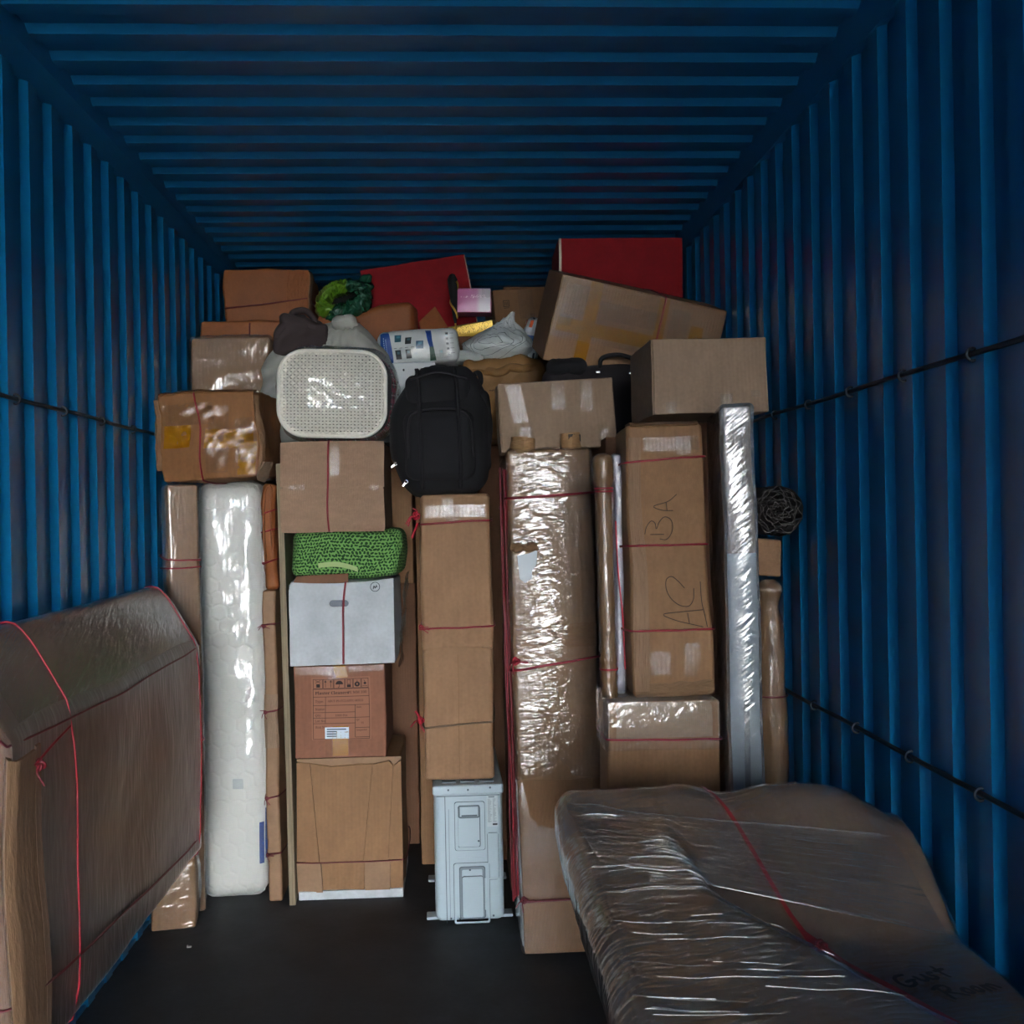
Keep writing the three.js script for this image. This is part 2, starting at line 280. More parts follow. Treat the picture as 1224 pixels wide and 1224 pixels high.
// ------------------------------------------------------------------ big wrapped furniture in front
{ // left: long padded piece standing against the wall on short legs
  SIZE = 1.27;
  const g = thing('wrapped_furniture', 'long flat cardboard-wrapped furniture under plastic film along the left wall, tied with red string', 'furniture', [-1.116, 0.349, -3.435]);
  const s = new Soft(0.155, 0.79, 1.45, { r: 0.03, warp: 0.010, freq: 2.6, bulge: 0.004, seed: 4, crumple: 0.001, crumpleFreq: 7, post: (q) => { q.y *= 1 - 0.20 * sstep(-0.045, 0.10, q.x); q.y += 0.018 * sstep(0.5, 0.8, q.y); return q; } });
  mesh('wrapping', s.geometry(0, 0.04), M.kraftGrey, g);
  wrap(g, s, M.filmHaze, 0.005, 0.0015, 0.03);
  mesh('corner_pad', s.slab('front', -0.04, 0.01, 0.074, 0.78, 0.004, 0.001, 8, 12), M.kraftTan, g);
  mesh('corner_pad', s.slab('right', -0.722, 0.01, -0.60, 0.735, 0.0085, 0.0008, 6, 14, (a, b, u, v) => [a + 0.010 * Math.sin(v * 5) * u, b]), M.kraftTan, g);
  mesh('corner_fold', s.slab('right', -0.598, 0.01, -0.572, 0.74, 0.0085, 0.0008, 4, 14, (a, b, u, v) => [a + 0.010 * Math.sin(v * 5), b]), M.kraftGrey, g);
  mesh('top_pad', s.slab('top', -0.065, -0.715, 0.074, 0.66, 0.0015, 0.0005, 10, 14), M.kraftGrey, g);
  mesh('lightening_film', s.sheet('top', -0.062, -0.69, 0.0735, 0.655, 0.0088, 14, 20), film(again(pleats, 1.4, 1.4, 0.5), 0.004, 0.16, 0.9, 0xd9d2cd), g);  // extra milky film sheet added to lighten the sloping top
  for (const z of [0.41, -0.67]) twine(g, s.loopZ(z, 0.0115), 0.0024, M.twine);
  twine(g, s.loopY(0.765, -0.004, 0, 0.0115), 0.0027, M.twineDark); twine(g, s.loopY(0.125, 0.10, 0, 0.0115), 0.0028, M.twineDark);
  strand(g, [V(0.087, 0.605, 0.43), V(0.089, 0.59, 0.53), V(0.088, 0.57, 0.62)], 0.0026);
  knot(g, [0.088, 0.565, 0.60], 0.014, M.twineDark);
  for (const [x, z] of [[-0.045, 0.6]]) mesh('leg', rbox(0.05, 0.275, 0.05, 0.006, x, -0.1375, z), std('#060606', 0.9), g);
  SIZE = 1;
}
// right: a sofa under cardboard and film; its shape is a height over the floor plan
const sofa = (() => {
  const x0 = 0.235, x1 = 1.11, z0 = 1.15, z1 = 2.74;
  const top = (x, z) => {
    const xe = 0.535 + 0.48 * Math.max(0, 2.1 - z), arm = lerp(0.905 - 0.03 * sstep(2.2, 1.3, z), 0.61, sstep(xe - 0.08, xe + 0.14, x));
    const dip = 0.02 * Math.exp(-(((x - 0.64) / 0.07) ** 2)) * sstep(2.4, 2.7, z);
    const back = 0.955 - 0.29 * sstep(2.68, 2.2, z) - 0.05 * sstep(2.2, 1.2, z) - 0.10 * sstep(0.9, 1.12, x) - dip;
    const seat = 0.695 - 0.03 * sstep(2.2, 1.2, z), k = 0.05, mx = (a, b) => { const h = clamp(0.5 + 0.5 * (a - b) / k, 0, 1); return lerp(b, a, h) + k * h * (1 - h); };
    const pleat = 0.012 * Math.max(0, noise(x * 9 - z * 3, z * 2, 4)) * sstep(2.0, 2.4, z) + 0.006 * noise(x * 5, z * 4, 8) + 0.004 * ridge(x * 9 + z, z * 3, 2);
    return mx(mx(arm, seat), back) + pleat;
  };
  // u, v in 0..1; the rim rounds over and runs down the sides to the hem
  const P = (u, v, off = 0) => {
    const e = 0.12, cu = clamp(u, e, 1 - e), cv = clamp(v, e, 1 - e), fx = (cu - e) / (1 - 2 * e), fz = (cv - e) / (1 - 2 * e);
    const a = Math.max(Math.abs(u - cu), Math.abs(v - cv)) / e, r = 0.05;
    const x = lerp(x0 + r, x1 - r, fx), z = lerp(z0 + r, z1 - r, fz), y = top(x, z);
    let out = 0, down = 0;
    if (a > 0) { const t = a < 0.5 ? a / 0.5 * Math.PI / 2 : Math.PI / 2; out = r * Math.sin(t); down = r * (1 - Math.cos(t)) + (a > 0.5 ? (a - 0.5) / 0.5 * (y - r - 0.015) : 0); }
    let dx = u - cu, dz = v - cv; const l = Math.hypot(dx, dz) || 1; dx /= l; dz /= l;
    let py = y - down + off * (a > 0 ? Math.max(0, 1 - a * 2) : 1), lean = sstep(0.85, 0.4, py) * 0.15 * sstep(0.6, 0.3, x);
    const o = off * Math.min(1, a * 2);
    return V(x + dx * (out + o) + lean, Math.max(py, 0.012), -(z + dz * (out + o)));
  };
  const grid = (off, n, f) => { const g = new THREE.PlaneGeometry(1, 1, n, n), p = g.attributes.position, uv = g.attributes.uv; for (let i = 0; i < p.count; i++) { const u = p.getX(i) + 0.5, v = p.getY(i) + 0.5, q = P(u, v, off + (f ? f(u, v) : 0)); p.setXYZ(i, q.x, q.y, q.z); uv.setXY(i, u * 1.1, v * 1.5); } g.computeVertexNormals(); return g; };
  const g = thing('wrapped_sofa', 'bulky sofa wrapped in cardboard and film at right front, with handwriting and red strap', 'sofa', [0, 0, 0]);
  mesh('wrapping', grid(0, 110), kraft('#7a5f4a'), g);
  mesh('stretch_film', grid(0.006, 140, (u, v) => 0.0045 * fbm(u * 9, v * 16, 3)), M.filmD, g);
  const over = (list, off) => list.map(([x, z]) => V(x, top(x, z) + off, -z));
  const path = new THREE.CatmullRomCurve3([[0.60, 2.70], [0.68, 2.45], [0.755, 2.26], [0.84, 2.07], [0.94, 1.80], [1.02, 1.4]].map(([x, z]) => V(x, 0, z))).getPoints(24).map((p) => [p.x, p.z]);
  // flat red strap over the top, widening where it is knotted
  const strap = new THREE.BufferGeometry(), sp = [], si = [], su = [];
  path.forEach(([x, z], i) => { const w = 0.005 + 0.014 * Math.exp(-(((z - 2.27) / 0.035) ** 2)) + 0.006 * sstep(2.25, 2.0, z), y = top(x, z) + 0.012; for (const s of [-1, 1]) { sp.push(x + s * w, top(x + s * w, z) + 0.012, -z); su.push(s * w, z); } if (i) { const k = i * 2; si.push(k - 2, k, k - 1, k - 1, k, k + 1); } });
  strap.setAttribute('position', new THREE.Float32BufferAttribute(sp, 3)); strap.setAttribute('uv', new THREE.Float32BufferAttribute(su, 2)); strap.setIndex(si); strap.computeVertexNormals();
  mesh('strap', strap, std('#8e1220', 0.4, { side: THREE.DoubleSide }), g);
  knot(g, [0.75, top(0.75, 2.27) + 0.016, -2.27], 0.016, M.twineDark);
  // a band of film pulled tight from the arm over to the back, its rolled edges and glassy crease tubes added for glints
  const A1 = V(0.30, 0.938, -2.60), B1 = V(0.93, 0.915, -2.40), A2 = V(0.33, 0.922, -2.22), B2 = V(0.93, 0.805, -2.12);
  const span = (u, v, up = 0) => { const q = A1.clone().lerp(B1, u).lerp(A2.clone().lerp(B2, u), v); q.y = Math.max(q.y + 0.0025 * noise(u * 3, v * 26, 5), top(q.x, -q.z) + 0.009) + up; return q; };
  const band = new THREE.PlaneGeometry(1, 1, 60, 60), bp = band.attributes.position; for (let i = 0; i < bp.count; i++) { const q = span((bp.getX(i) + 0.5) * 1.12 - 0.08, bp.getY(i) + 0.5); bp.setXYZ(i, q.x, q.y, q.z); } band.computeVertexNormals();
  mesh('film_band', band, film(again(pleats, 1.2, 1.4), 0.005, 0.1, 0.985, 0xf4f4f2, 1.7), g);
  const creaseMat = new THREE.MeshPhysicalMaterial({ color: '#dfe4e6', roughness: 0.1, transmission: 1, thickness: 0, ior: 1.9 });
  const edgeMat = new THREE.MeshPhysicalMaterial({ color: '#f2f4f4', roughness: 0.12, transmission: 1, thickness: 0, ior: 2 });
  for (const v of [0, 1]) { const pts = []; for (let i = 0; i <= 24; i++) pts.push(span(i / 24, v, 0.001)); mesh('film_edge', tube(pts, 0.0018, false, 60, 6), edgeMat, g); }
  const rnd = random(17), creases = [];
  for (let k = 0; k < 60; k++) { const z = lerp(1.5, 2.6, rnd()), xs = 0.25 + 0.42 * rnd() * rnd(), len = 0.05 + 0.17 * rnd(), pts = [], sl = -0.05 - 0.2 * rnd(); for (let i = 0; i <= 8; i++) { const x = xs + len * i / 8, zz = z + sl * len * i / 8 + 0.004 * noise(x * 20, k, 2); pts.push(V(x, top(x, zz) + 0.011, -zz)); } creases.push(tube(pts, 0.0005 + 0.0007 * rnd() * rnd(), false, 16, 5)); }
  mesh('glint_creases', mergeGeometries(creases), creaseMat, g).userData.kind = 'stuff';
  // marker writing on the flat cardboard
  const ink = canvasTexture(512, 256, (c, w, h) => {
    c.fillStyle = '#000'; c.fillRect(0, 0, w, h); c.strokeStyle = '#fff'; c.lineWidth = 17; c.lineCap = c.lineJoin = 'round';
    const st = (...p) => { c.beginPath(); c.moveTo(p[0], p[1]); for (let i = 2; i + 3 < p.length; i += 4) c.quadraticCurveTo(p[i], p[i + 1], p[i + 2], p[i + 3]); c.stroke(); };
    st(120, 30, 60, 20, 50, 75, 60, 125, 110, 100, 120, 85, 115, 75); st(88, 78, 105, 72, 130, 76); st(150, 62, 145, 105, 170, 102, 190, 95, 190, 62); st(190, 62, 188, 90, 200, 102); st(245, 60, 215, 58, 222, 78, 255, 92, 215, 106); st(290, 30, 280, 80, 292, 104); st(268, 58, 290, 56, 318, 52);
    st(150, 150, 145, 200, 138, 240); st(128, 160, 200, 130, 196, 172, 180, 195, 150, 196); st(160, 196, 190, 215, 215, 240); st(262, 190, 228, 192, 232, 218, 240, 240, 266, 225, 272, 200, 262, 190); st(318, 188, 285, 192, 290, 218, 300, 238, 322, 222, 328, 198, 318, 188); st(350, 232, 350, 205, 352, 192); st(352, 200, 372, 180, 378, 230); st(378, 200, 398, 180, 408, 228);
  });
  ink.colorSpace = THREE.NoColorSpace;
  const note = new THREE.PlaneGeometry(1, 1, 14, 10), np = note.attributes.position;
  for (let i = 0; i < np.count; i++) { const a = np.getX(i) * 0.26, b = np.getY(i) * 0.15, x = 0.955 + a * 0.86 - b * 0.40, z = 2.12 + a * 0.34 + b * 0.90; np.setXYZ(i, x, top(x, z) + 0.0105, -z); }
  note.computeVertexNormals();
  mesh('handwriting', note, new THREE.MeshStandardMaterial({ color: '#17151a', roughness: 0.6, alphaMap: ink, alphaTest: 0.5, side: THREE.DoubleSide }), g);
  return g;
})();

SIZE = 1.2;
// ------------------------------------------------------------------ cargo: left edge, mattress and the slim packs beside it
{
  const g = thing('carton', 'slim glossy film-wrapped carton standing in the corner between blue wall and white mattress', 'box', [-1.165, 0, -4.70], [0, 0.42, 0]), s = new Soft(0.105, 1.49, 0.125, { r: 0.012, seed: 3 });
  body(g, s, M.wrapped); wrap(g, s, M.filmV, 0.004, 0.003);
  twine(g, s.loopY(1.20, 0.02, 0.03, 0.008), 0.0028); twine(g, s.loopY(1.235, -0.1, -0.06, 0.008), 0.0028); twine(g, s.loopY(0.6, 0, 0, 0.008), 0.0028);
}
SIZE = 1.27;
{
  // quilting: hexagons pressed into the ticking
  const quilt = dataTexture(512, (u, v) => { const X = u * 6, Y = v * 6 * 1.1547; let best = 9, second = 9; for (let j = Math.floor(Y) - 1; j <= Y + 2; j++) for (let i = Math.floor(X) - 2; i <= X + 2; i++) { const cx = i + (((j % 2) + 2) % 2) * 0.5, d = Math.hypot(X - cx - 0.25, (Y - j - 0.3) * 0.866); if (d < best) { second = best; best = d; } else if (d < second) second = d; } return 0.2 + 0.7 * clamp((second - best) * 3.5, 0, 1); }, false, 3);
  M.mattress.bumpMap = quilt; M.mattress.bumpScale = 0.002;
  const g = thing('mattress', 'white quilted mattress standing on end in clear wrinkled plastic', 'mattress', [-0.986, 0, -5.537]), s = new Soft(0.222, 1.42, 1.16, { r: 0.05, warp: 0.012, freq: 3, bulge: 0.004, seed: 8, post: (q) => { q.x -= 0.018 * (q.y / 1.42 - 0.5) ** 2; q.z -= 0.05 * sstep(0, 1.42, q.y); return q; } });
  body(g, s, M.mattress, 'mattress_body');
  wrap(g, s, film(again(crumples, 1.4, 0.6), 0.0045, 0.13, 0.9), 0.007, 0.006, 0.018);
  mesh('side_label', s.slab('front', 0.086, 0.115, 0.108, 0.255, 0.001, 0.0085, 3, 6), M.navy, g);
  mesh('side_label', s.slab('right', -0.575, 0.13, -0.45, 0.30, 0.001, 0.009), M.navy, g);
  mesh('piping', tube(s.loopZ(0.555, 0.003), 0.004, true, 120, 6), M.mattress, g);
  const lab = s.sheet('front', 0.0, 0.37, 0.035, 0.405, 0.004); mesh('paper_label', lab, M.whiteBoard, g);
}
{ // folded orange paper bundle above a slim carton, both squeezed between mattress and chipboard
  const g = thing('carton', 'slim brown carton strip upright beside the chipboard panel, tied at three heights', 'box', [-0.803, 0, -4.953], [0, 0, 0]), s = new Soft(0.045, 1.05, 0.34, { r: 0.008, warp: 0.008, seed: 5 });
  body(g, s, M.kraftTan);
  mesh('sleeve', s.slab('front', -0.0235, 0.52, 0.0235, 0.7, 0.003, 0.001), M.kraftPale, g);
  for (const y of [0.16, 0.35, 0.64, 0.93]) { twine(g, s.loopY(y, 0.02, 0.1), 0.003, M.twineDark); knot(g, [-0.02, y, 0.176], 0.008, M.twineDark); }
  const [b, t] = carton('paper_bundle', 'small bundle of folded orange wrapping paper tied with red string, topmost between mattress and chipboard', { x: -0.805, y: 1.337, zf: 4.763, w: 0.045, h: 0.355, d: 0.2, mat: M.kraftOrange, r: 0.016, warp: 0.016, freq: 12, crumple: 0.004, category: 'bundle' });
  for (const y of [0.09, 0.2, 0.26]) twine(b, t.loopY(y, 0, 0.3), 0.003);
  mesh('paper_fold', tube([V(-0.012, 0.1, 0.105), V(-0.016, 0.2, 0.108), V(-0.01, 0.33, 0.104), V(0.01, 0.345, 0.1), V(0.008, 0.25, 0.106), V(0.014, 0.12, 0.104)], 0.0045, false, 40, 6), M.kraftOrange, b);
}
{
  const g = thing('chipboard_panel', 'tall thin chipboard panel standing on edge, leaning beside the left box stack', 'panel', [-0.729, 0, -4.978], [0, 0.03, 0.013]);
  const s = new Soft(0.02, 1.475, 0.46, { r: 0.0015, warp: 0.002, freq: 2, bulge: 0 });
  mesh('board', s.geometry(0, 0.1), M.chipFace, g);
  mesh('cut_edge', s.slab('front', -0.0095, 0.002, 0.0095, 1.473, 0.0008, 0.0002, 2, 20), M.chipboard, g);
}
{ // battered box
  const [g, s] = carton('carton', 'battered brown carton with crushed edges, torn corner and shiny yellow tape atop the mattress', { x: -0.997, y: 1.81, zf: 4.597, w: 0.318, h: 0.285, d: 0.3, mat: M.worn, r: 0.008, warp: 0.02, freq: 6, bulge: 0.014, seed: 12, crumple: 0.0045, crumpleFreq: 20, step: 0.02, turn: [0.03, -0.08, 0.02] });
  tapes(g, s, M.tapeBrown, [['front', -0.145, 0.11, -0.06, 0.18], ['front', -0.01, 0.1, 0.14, 0.165], ['front', 0.1, 0.01, 0.15, 0.12]]);
  tapes(g, s, M.tapeClear, [['front', 0.0, 0.02, 0.07, 0.24], ['front', 0.09, 0.05, 0.15, 0.2], ['front', -0.15, 0.18, 0.02, 0.25]]);
  mesh('flap', s.slab('right', -0.15, 0.02, -0.13, 0.27, 0.012, 0.0, 3, 12, (a, b) => [a - 0.012 * noise(b * 30, 1, 2), b]), M.tan, g);
  mesh('flap', s.slab('left', 0.12, 0.04, 0.152, 0.27, 0.016, 0.0, 3, 12, (a, b) => [a + 0.012 * noise(b * 26, 5, 2), b]), M.tan, g);
  mesh('flap', s.slab('top', -0.155, 0.10, 0.155, 0.156, 0.006, 0.0, 16, 3, (a, b, u, v) => [a, b + 0.01 * v * noise(a * 30, 3, 7)]), M.worn, g);
  mesh('torn_corner', s.slab('right', -0.16, -0.01, -0.09, 0.05, 0.012, 0.006, 4, 4, (a, b, u, v) => [a + 0.02 * v, b]), M.grey, g);
  twine(g, s.loopX(-0.025, -0.08), 0.003);
}
SIZE = 1.3;
{
  const [g, s] = carton('carton', 'film-wrapped brown carton behind the battered carton on the left', { x: -1.032, y: 1.82, zf: 5.16, w: 0.28, h: 0.515, d: 0.16, mat: M.wrapped, r: 0.012, warp: 0.01, seed: 14, crumple: 0.002 });
  wrap(g, s, M.filmV, 0.005, 0.005, 0.02);
}
SIZE = 1.27;
{
  const [g, s] = carton('parcel', 'wide orange paper parcel, lower one at upper left', { x: -1.016, y: 1.816, zf: 5.385, w: 0.33, h: 0.62, d: 0.6, mat: M.kraftOrange, r: 0.014, warp: 0.014, freq: 4, seed: 15, crumple: 0.006, crumpleFreq: 9, category: 'parcel' });
  twine(g, s.loopX(0.02), 0.003, M.twineDark);
}
{
  const [g, s] = carton('parcel', 'orange paper parcel with dark string at the top left corner of the pile', { x: -0.963, y: 2.61, zf: 5.779, w: 0.345, h: 0.265, d: 0.4, mat: M.kraftOrange, r: 0.012, warp: 0.016, freq: 4, seed: 16, crumple: 0.006, crumpleFreq: 9, turn: [0, 0.02, 0.02], category: 'parcel' });
  twine(g, s.loopY(0.12, 0, 0.09), 0.003, M.twineDark); mesh('paper_edge', s.slab('right', -0.2, 0.01, -0.15, 0.25, 0.004, 0.002, 4, 14, (a, b, u) => [a + 0.008 * noise(b * 60, 2, 2) * u, b]), M.kraftTan, g);
  mesh('paper_fold', s.slab('front', 0.08, 0.002, 0.17, 0.262, 0.003, 0.001, 4, 10), M.kraftOrange, g);
}

// ------------------------------------------------------------------ cargo: the left box stack
{
  const [g, s] = carton('parcel', 'cardboard-wrapped cube with slanted folds on a white base, bottom of the left stack', { x: -0.48, y: 0, zf: 4.75, w: 0.35, h: 0.473, d: 0.38, mat: M.tanDeep, r: 0.009, warp: 0.007, seed: 21, category: 'parcel' });
  mesh('base_board', rbox(0.352, 0.03, 0.375, 0.003, 0.0, 0.0155, 0.012), M.whiteBoard, g);
  const piece = (name, mat, pts, t, z = 0.001) => { const sh = new THREE.Shape(); pts.forEach(([x, y], i) => (i ? sh.lineTo(x, y) : sh.moveTo(x, y))); sh.closePath(); const e = boxUV(new THREE.ExtrudeGeometry(sh, { depth: t, bevelEnabled: true, bevelSize: 0.0008, bevelThickness: 0.0012, bevelSegments: 2, curveSegments: 4 })); mapped(e, (x, y, q) => { const p = s.P(x, y, 0.19, q + z); return p; }); return mesh(name, e, mat, g); };
  piece('paper_fold', M.tanDeep, [[-0.173, 0.128], [-0.103, 0.128], [-0.132, 0.462], [-0.172, 0.464]], 0.007);
  piece('centre_panel', M.tanDeep, [[-0.099, 0.128], [0.042, 0.128], [0.077, 0.452], [0.03, 0.452], [-0.06, 0.447], [-0.128, 0.46]], 0.004);
  piece('paper_fold', M.tanDeep, [[0.046, 0.128], [0.126, 0.128], [0.148, 0.445], [0.136, 0.462], [0.081, 0.452]], 0.008);
  piece('paper_fold', M.tanDeep, [[0.130, 0.128], [0.172, 0.128], [0.173, 0.462], [0.152, 0.445]], 0.005);
  piece('paper_band', M.kraftTan, [[-0.173, 0.024], [-0.096, 0.026], [-0.098, 0.124], [-0.173, 0.124]], 0.008);
  piece('paper_band', M.tanDeep, [[-0.092, 0.04], [0.046, 0.03], [0.046, 0.124], [-0.094, 0.124]], 0.004);
  piece('paper_band', M.kraftTan, [[0.05, 0.03], [0.132, 0.028], [0.134, 0.125], [0.05, 0.125]], 0.009);
  piece('paper_band', M.tanDeep, [[0.137, 0.028], [0.173, 0.028], [0.173, 0.125], [0.138, 0.125]], 0.005);
  piece('top_fold', M.kraftTan, [[-0.172, 0.468], [-0.06, 0.455], [0.03, 0.459], [0.08, 0.458], [0.135, 0.466], [0.153, 0.452], [0.173, 0.467], [0.173, 0.472], [-0.172, 0.473]], 0.009);
  twine(g, s.loopY(0.1265, 0, -0.01, 0.011), 0.0022, M.twineDark);
}
{
  const print = canvasTexture(720, 800, (c, w, h) => {
    c.fillStyle = '#fff'; c.fillRect(0, 0, w, h); c.strokeStyle = c.fillStyle = '#3a1f1c'; c.lineWidth = 5;
    const L = (...p) => { c.beginPath(); c.moveTo(p[0], p[1]); for (let i = 2; i < p.length; i += 2) c.lineTo(p[i], p[i + 1]); c.stroke(); };
    const x = [20, 140, 270, 410, 510, 610, 700];
    for (let i = 0; i < 6; i++) c.strokeRect(x[i] + 4, 24, x[i + 1] - x[i] - 10, 118);
    L(50, 36, 110, 70); L(110, 36, 50, 70); c.fillRect(60, 84, 44, 44);                       // do not stack
    for (const k of [170, 235]) { L(k, 130, k, 50); c.beginPath(); c.moveTo(k - 14, 62); c.lineTo(k, 34); c.lineTo(k + 14, 62); c.fill(); }   // this way up
    c.beginPath(); c.arc(340, 92, 46, Math.PI, 0); c.fill(); L(340, 90, 340, 124, 330, 132, 322, 124);   // keep dry
    c.strokeRect(438, 38, 40, 50); c.fillRect(434, 98, 48, 34);
    c.beginPath(); c.arc(560, 96, 32, 0, 7); c.fill(); L(560, 40, 560, 70); c.fillStyle = '#fff'; c.fillRect(552, 84, 16, 22); c.fillStyle = '#3a1f1c';
    c.beginPath(); c.arc(655, 86, 16, 0, 7); c.fill(); L(625, 120, 685, 120); L(640, 44, 656, 66);
    c.strokeRect(20, 150, 680, 640);
    L(20, 250, 700, 250); L(20, 360, 700, 360); L(20, 450, 530, 450); L(20, 520, 530, 520); L(20, 590, 530, 590); L(170, 250, 170, 590); L(530, 360, 530, 770); L(530, 520, 700, 520); L(530, 650, 700, 650); L(530, 770, 700, 770);
    c.font = 'bold 50px serif'; c.fillText('Plaster Cleaners', 44, 218); c.font = '44px serif'; c.fillText('PE MM 100', 440, 214);
    c.font = '40px serif'; c.fillText('Type:', 44, 322); c.fillText('Name:', 44, 422); c.fillText('Qty:', 44, 500); c.fillText('Lot No:', 40, 572); c.fillText('Box No:', 46, 650);
    c.font = '36px serif'; c.fillText('ABCT-PS-FC2/APFC-MH22', 196, 318); c.fillText('1000 Pcs', 290, 502); c.font = '28px serif'; c.fillText('Date', 545, 400); c.fillText('QC', 545, 560); c.fillText('01', 600, 600); c.fillText('Inspector', 545, 690);
  });
  const [g, s] = carton('carton', 'reddish-brown printed carton with handling symbols and a spec table', { x: -0.508, y: 0.616, zf: 4.699, w: 0.305, h: 0.312, d: 0.38, mat: M.red, r: 0.006, warp: 0.004, seed: 22 });
  mesh('print', s.sheet('front', -0.095, 0.062, 0.103, 0.272, 0.0006), std('#915f48', 0.75, { map: print }), g);
  tapes(g, s, M.tapeClear, [['front', -0.146, 0.281, -0.01, 0.311], ['front', 0.03, 0.289, 0.148, 0.311], ['front', -0.04, 0.262, 0.0, 0.3]]);
  mesh('paper_sticker', s.slab('front', -0.05, 0.066, 0.03, 0.104, 0.0006, 0.0008), std('#c7d3dd', 0.6, { map: canvasTexture(128, 64, (c) => { c.fillStyle = '#fff'; c.fillRect(0, 0, 128, 64); c.fillStyle = '#345'; for (let i = 0; i < 4; i++) c.fillRect(10, 8 + i * 13, i ? 54 : 104, 6); }) }), g);
  tapes(g, s, M.tapeBrown, [['front', -0.024, 0.008, 0.028, 0.108], ['front', -0.012, 0.27, 0.03, 0.312, (a, b, u, v) => [a - 0.012 * v, b]]]);
}
{
  const [g, s] = carton('carton', 'white open carton with oval hand hole and a folded brown flap', { x: -0.49, y: 1.016, zf: 4.699, w: 0.345, h: 0.275, d: 0.37, mat: M.whiteBoard, r: 0.006, warp: 0.006, bulge: 0.012, seed: 23 });
  const sh = new THREE.Shape(); sh.moveTo(-0.173, 0); sh.lineTo(0.172, 0.004); sh.lineTo(0.172, 0.285); sh.quadraticCurveTo(0.0, 0.262, -0.165, 0.277); sh.lineTo(-0.173, 0.25); sh.closePath();
  const hole = new THREE.Path(); hole.absarc(-0.03, 0.205, 0.012, Math.PI / 2, Math.PI * 1.5, false); hole.absarc(0.012, 0.205, 0.012, -Math.PI / 2, Math.PI / 2, false); sh.holes.push(hole);
  mesh('front_panel', boxUV(new THREE.ExtrudeGeometry(sh, { depth: 0.005, bevelEnabled: true, bevelSize: 0.0012, bevelThickness: 0.001, bevelSegments: 2, curveSegments: 12 }).translate(0, 0, 0.205)), M.whiteBoard, g);
  mesh('contents', rbox(0.075, 0.03, 0.004, 0.001, -0.01, 0.205, 0.2005), std('#0d2a40', 0.4), g);
  const f = new THREE.Shape(); f.moveTo(-0.168, 0.262); f.lineTo(-0.148, 0.298); f.lineTo(0.022, 0.303); f.lineTo(0.022, 0.268); f.closePath();
  mesh('flap', boxUV(new THREE.ExtrudeGeometry(f, { depth: 0.004, bevelEnabled: true, bevelSize: 0.0008, bevelThickness: 0.0008, bevelSegments: 1 }).translate(0, 0, 0.198)), M.shade, g);
  mesh('flap', s.slab('left', 0.10, 0.2, 0.185, 0.29, 0.004, 0.002, 4, 4, (a, b, u, v) => [a, b - 0.03 * u * v]), M.whiteBoard, g);
  mesh('stamp', new THREE.PlaneGeometry(0.036, 0.036).translate(0.112, 0.258, 0.2125), new THREE.MeshStandardMaterial({ color: '#22242a', alphaTest: 0.5, alphaMap: (() => { const t = canvasTexture(128, 128, (c) => { c.fillStyle = '#000'; c.fillRect(0, 0, 128, 128); c.strokeStyle = '#fff'; c.lineWidth = 7; c.beginPath(); c.arc(64, 64, 54, 0, 7); c.stroke(); c.lineWidth = 9; for (const [a, b, d, e] of [[40, 92, 52, 50], [52, 50, 64, 82], [64, 82, 84, 40], [76, 66, 94, 60]]) { c.beginPath(); c.moveTo(a, b); c.lineTo(d, e); c.stroke(); } }); t.colorSpace = THREE.NoColorSpace; return t; })() }), g);
  strand(g, [V(0.014, 0.272, 0.2), V(0.014, 0.27, 0.215), V(0.006, 0.2, 0.2155), V(0.004, 0.1, 0.2155), V(0.003, 0.004, 0.215)], 0.0036);
  // torn clear plastic hanging off the right side
  const pl = new THREE.PlaneGeometry(0.16, 0.34, 14, 24), p = pl.attributes.position; for (let i = 0; i < p.count; i++) { const a = p.getX(i), b = p.getY(i); p.setXYZ(i, 0.195 + 0.014 * fbm(a * 20, b * 14, 3) + 0.012 * Math.sin(b * 9), 0.13 + b * (1 - 0.25 * Math.abs(a) * 8) , 0.02 - a); } pl.computeVertexNormals();
  mesh('plastic_sheet', pl, M.clear, g);
}
{
  const leaf = canvasTexture(1024, 512, (c, w, h) => {
    const r = random(77); c.fillStyle = '#6f9e55'; c.fillRect(0, 0, w, h); c.fillStyle = '#173f1a';
    for (let j = 0; j < 15; j++) for (let i = 0; i < 31; i++) { c.save(); c.translate((i + 0.5 * (j % 2) + 0.3 * (r() - 0.5)) * 34, (j + 0.5 + 0.3 * (r() - 0.5)) * 34.5); c.rotate(r() * 3.14); c.beginPath(); c.ellipse(0, 0, 15 + r() * 4, 8 + r() * 4, 0, 0, 7); c.fill(); c.beginPath(); c.ellipse(7, 6, 8, 5, 1, 0, 7); c.fill(); c.restore(); }
  });
  leaf.wrapS = leaf.wrapT = THREE.RepeatWrapping; leaf.repeat.set(2.9, 5.8);
  const g = thing('cloth_bag', 'green cloth bag with dark leaf print squeezed under a carton', 'bag', [-0.48, 1.377, -4.978]), s = new Soft(0.355, 0.168, 0.36, { r: 0.026, warp: 0.022, freq: 7, bulge: 0.012, seed: 24, post: (q) => { q.x *= 1 + 0.04 * q.y / 0.17; return q; } });
  body(g, s, std('#ffffff', 0.9, { map: leaf, bumpMap: clothBump, bumpScale: 0.001 }), 'bag_body', 0.02);
  mesh('handle', s.slab('front', -0.085, 0.035, 0.04, 0.05, 0.003, 0.002, 10, 2, (a, b, u) => [a, b - 0.012 * u + 0.01 * Math.sin(u * 3)]), std('#a9b983', 0.9), g);
  mesh('tie', tube([V(-0.16, 0.165, 0.14), V(-0.165, 0.15, 0.165), V(-0.16, 0.13, 0.172), V(-0.168, 0.12, 0.17)], 0.003, false, 14), std('#8b8d80', 0.9), g);
}
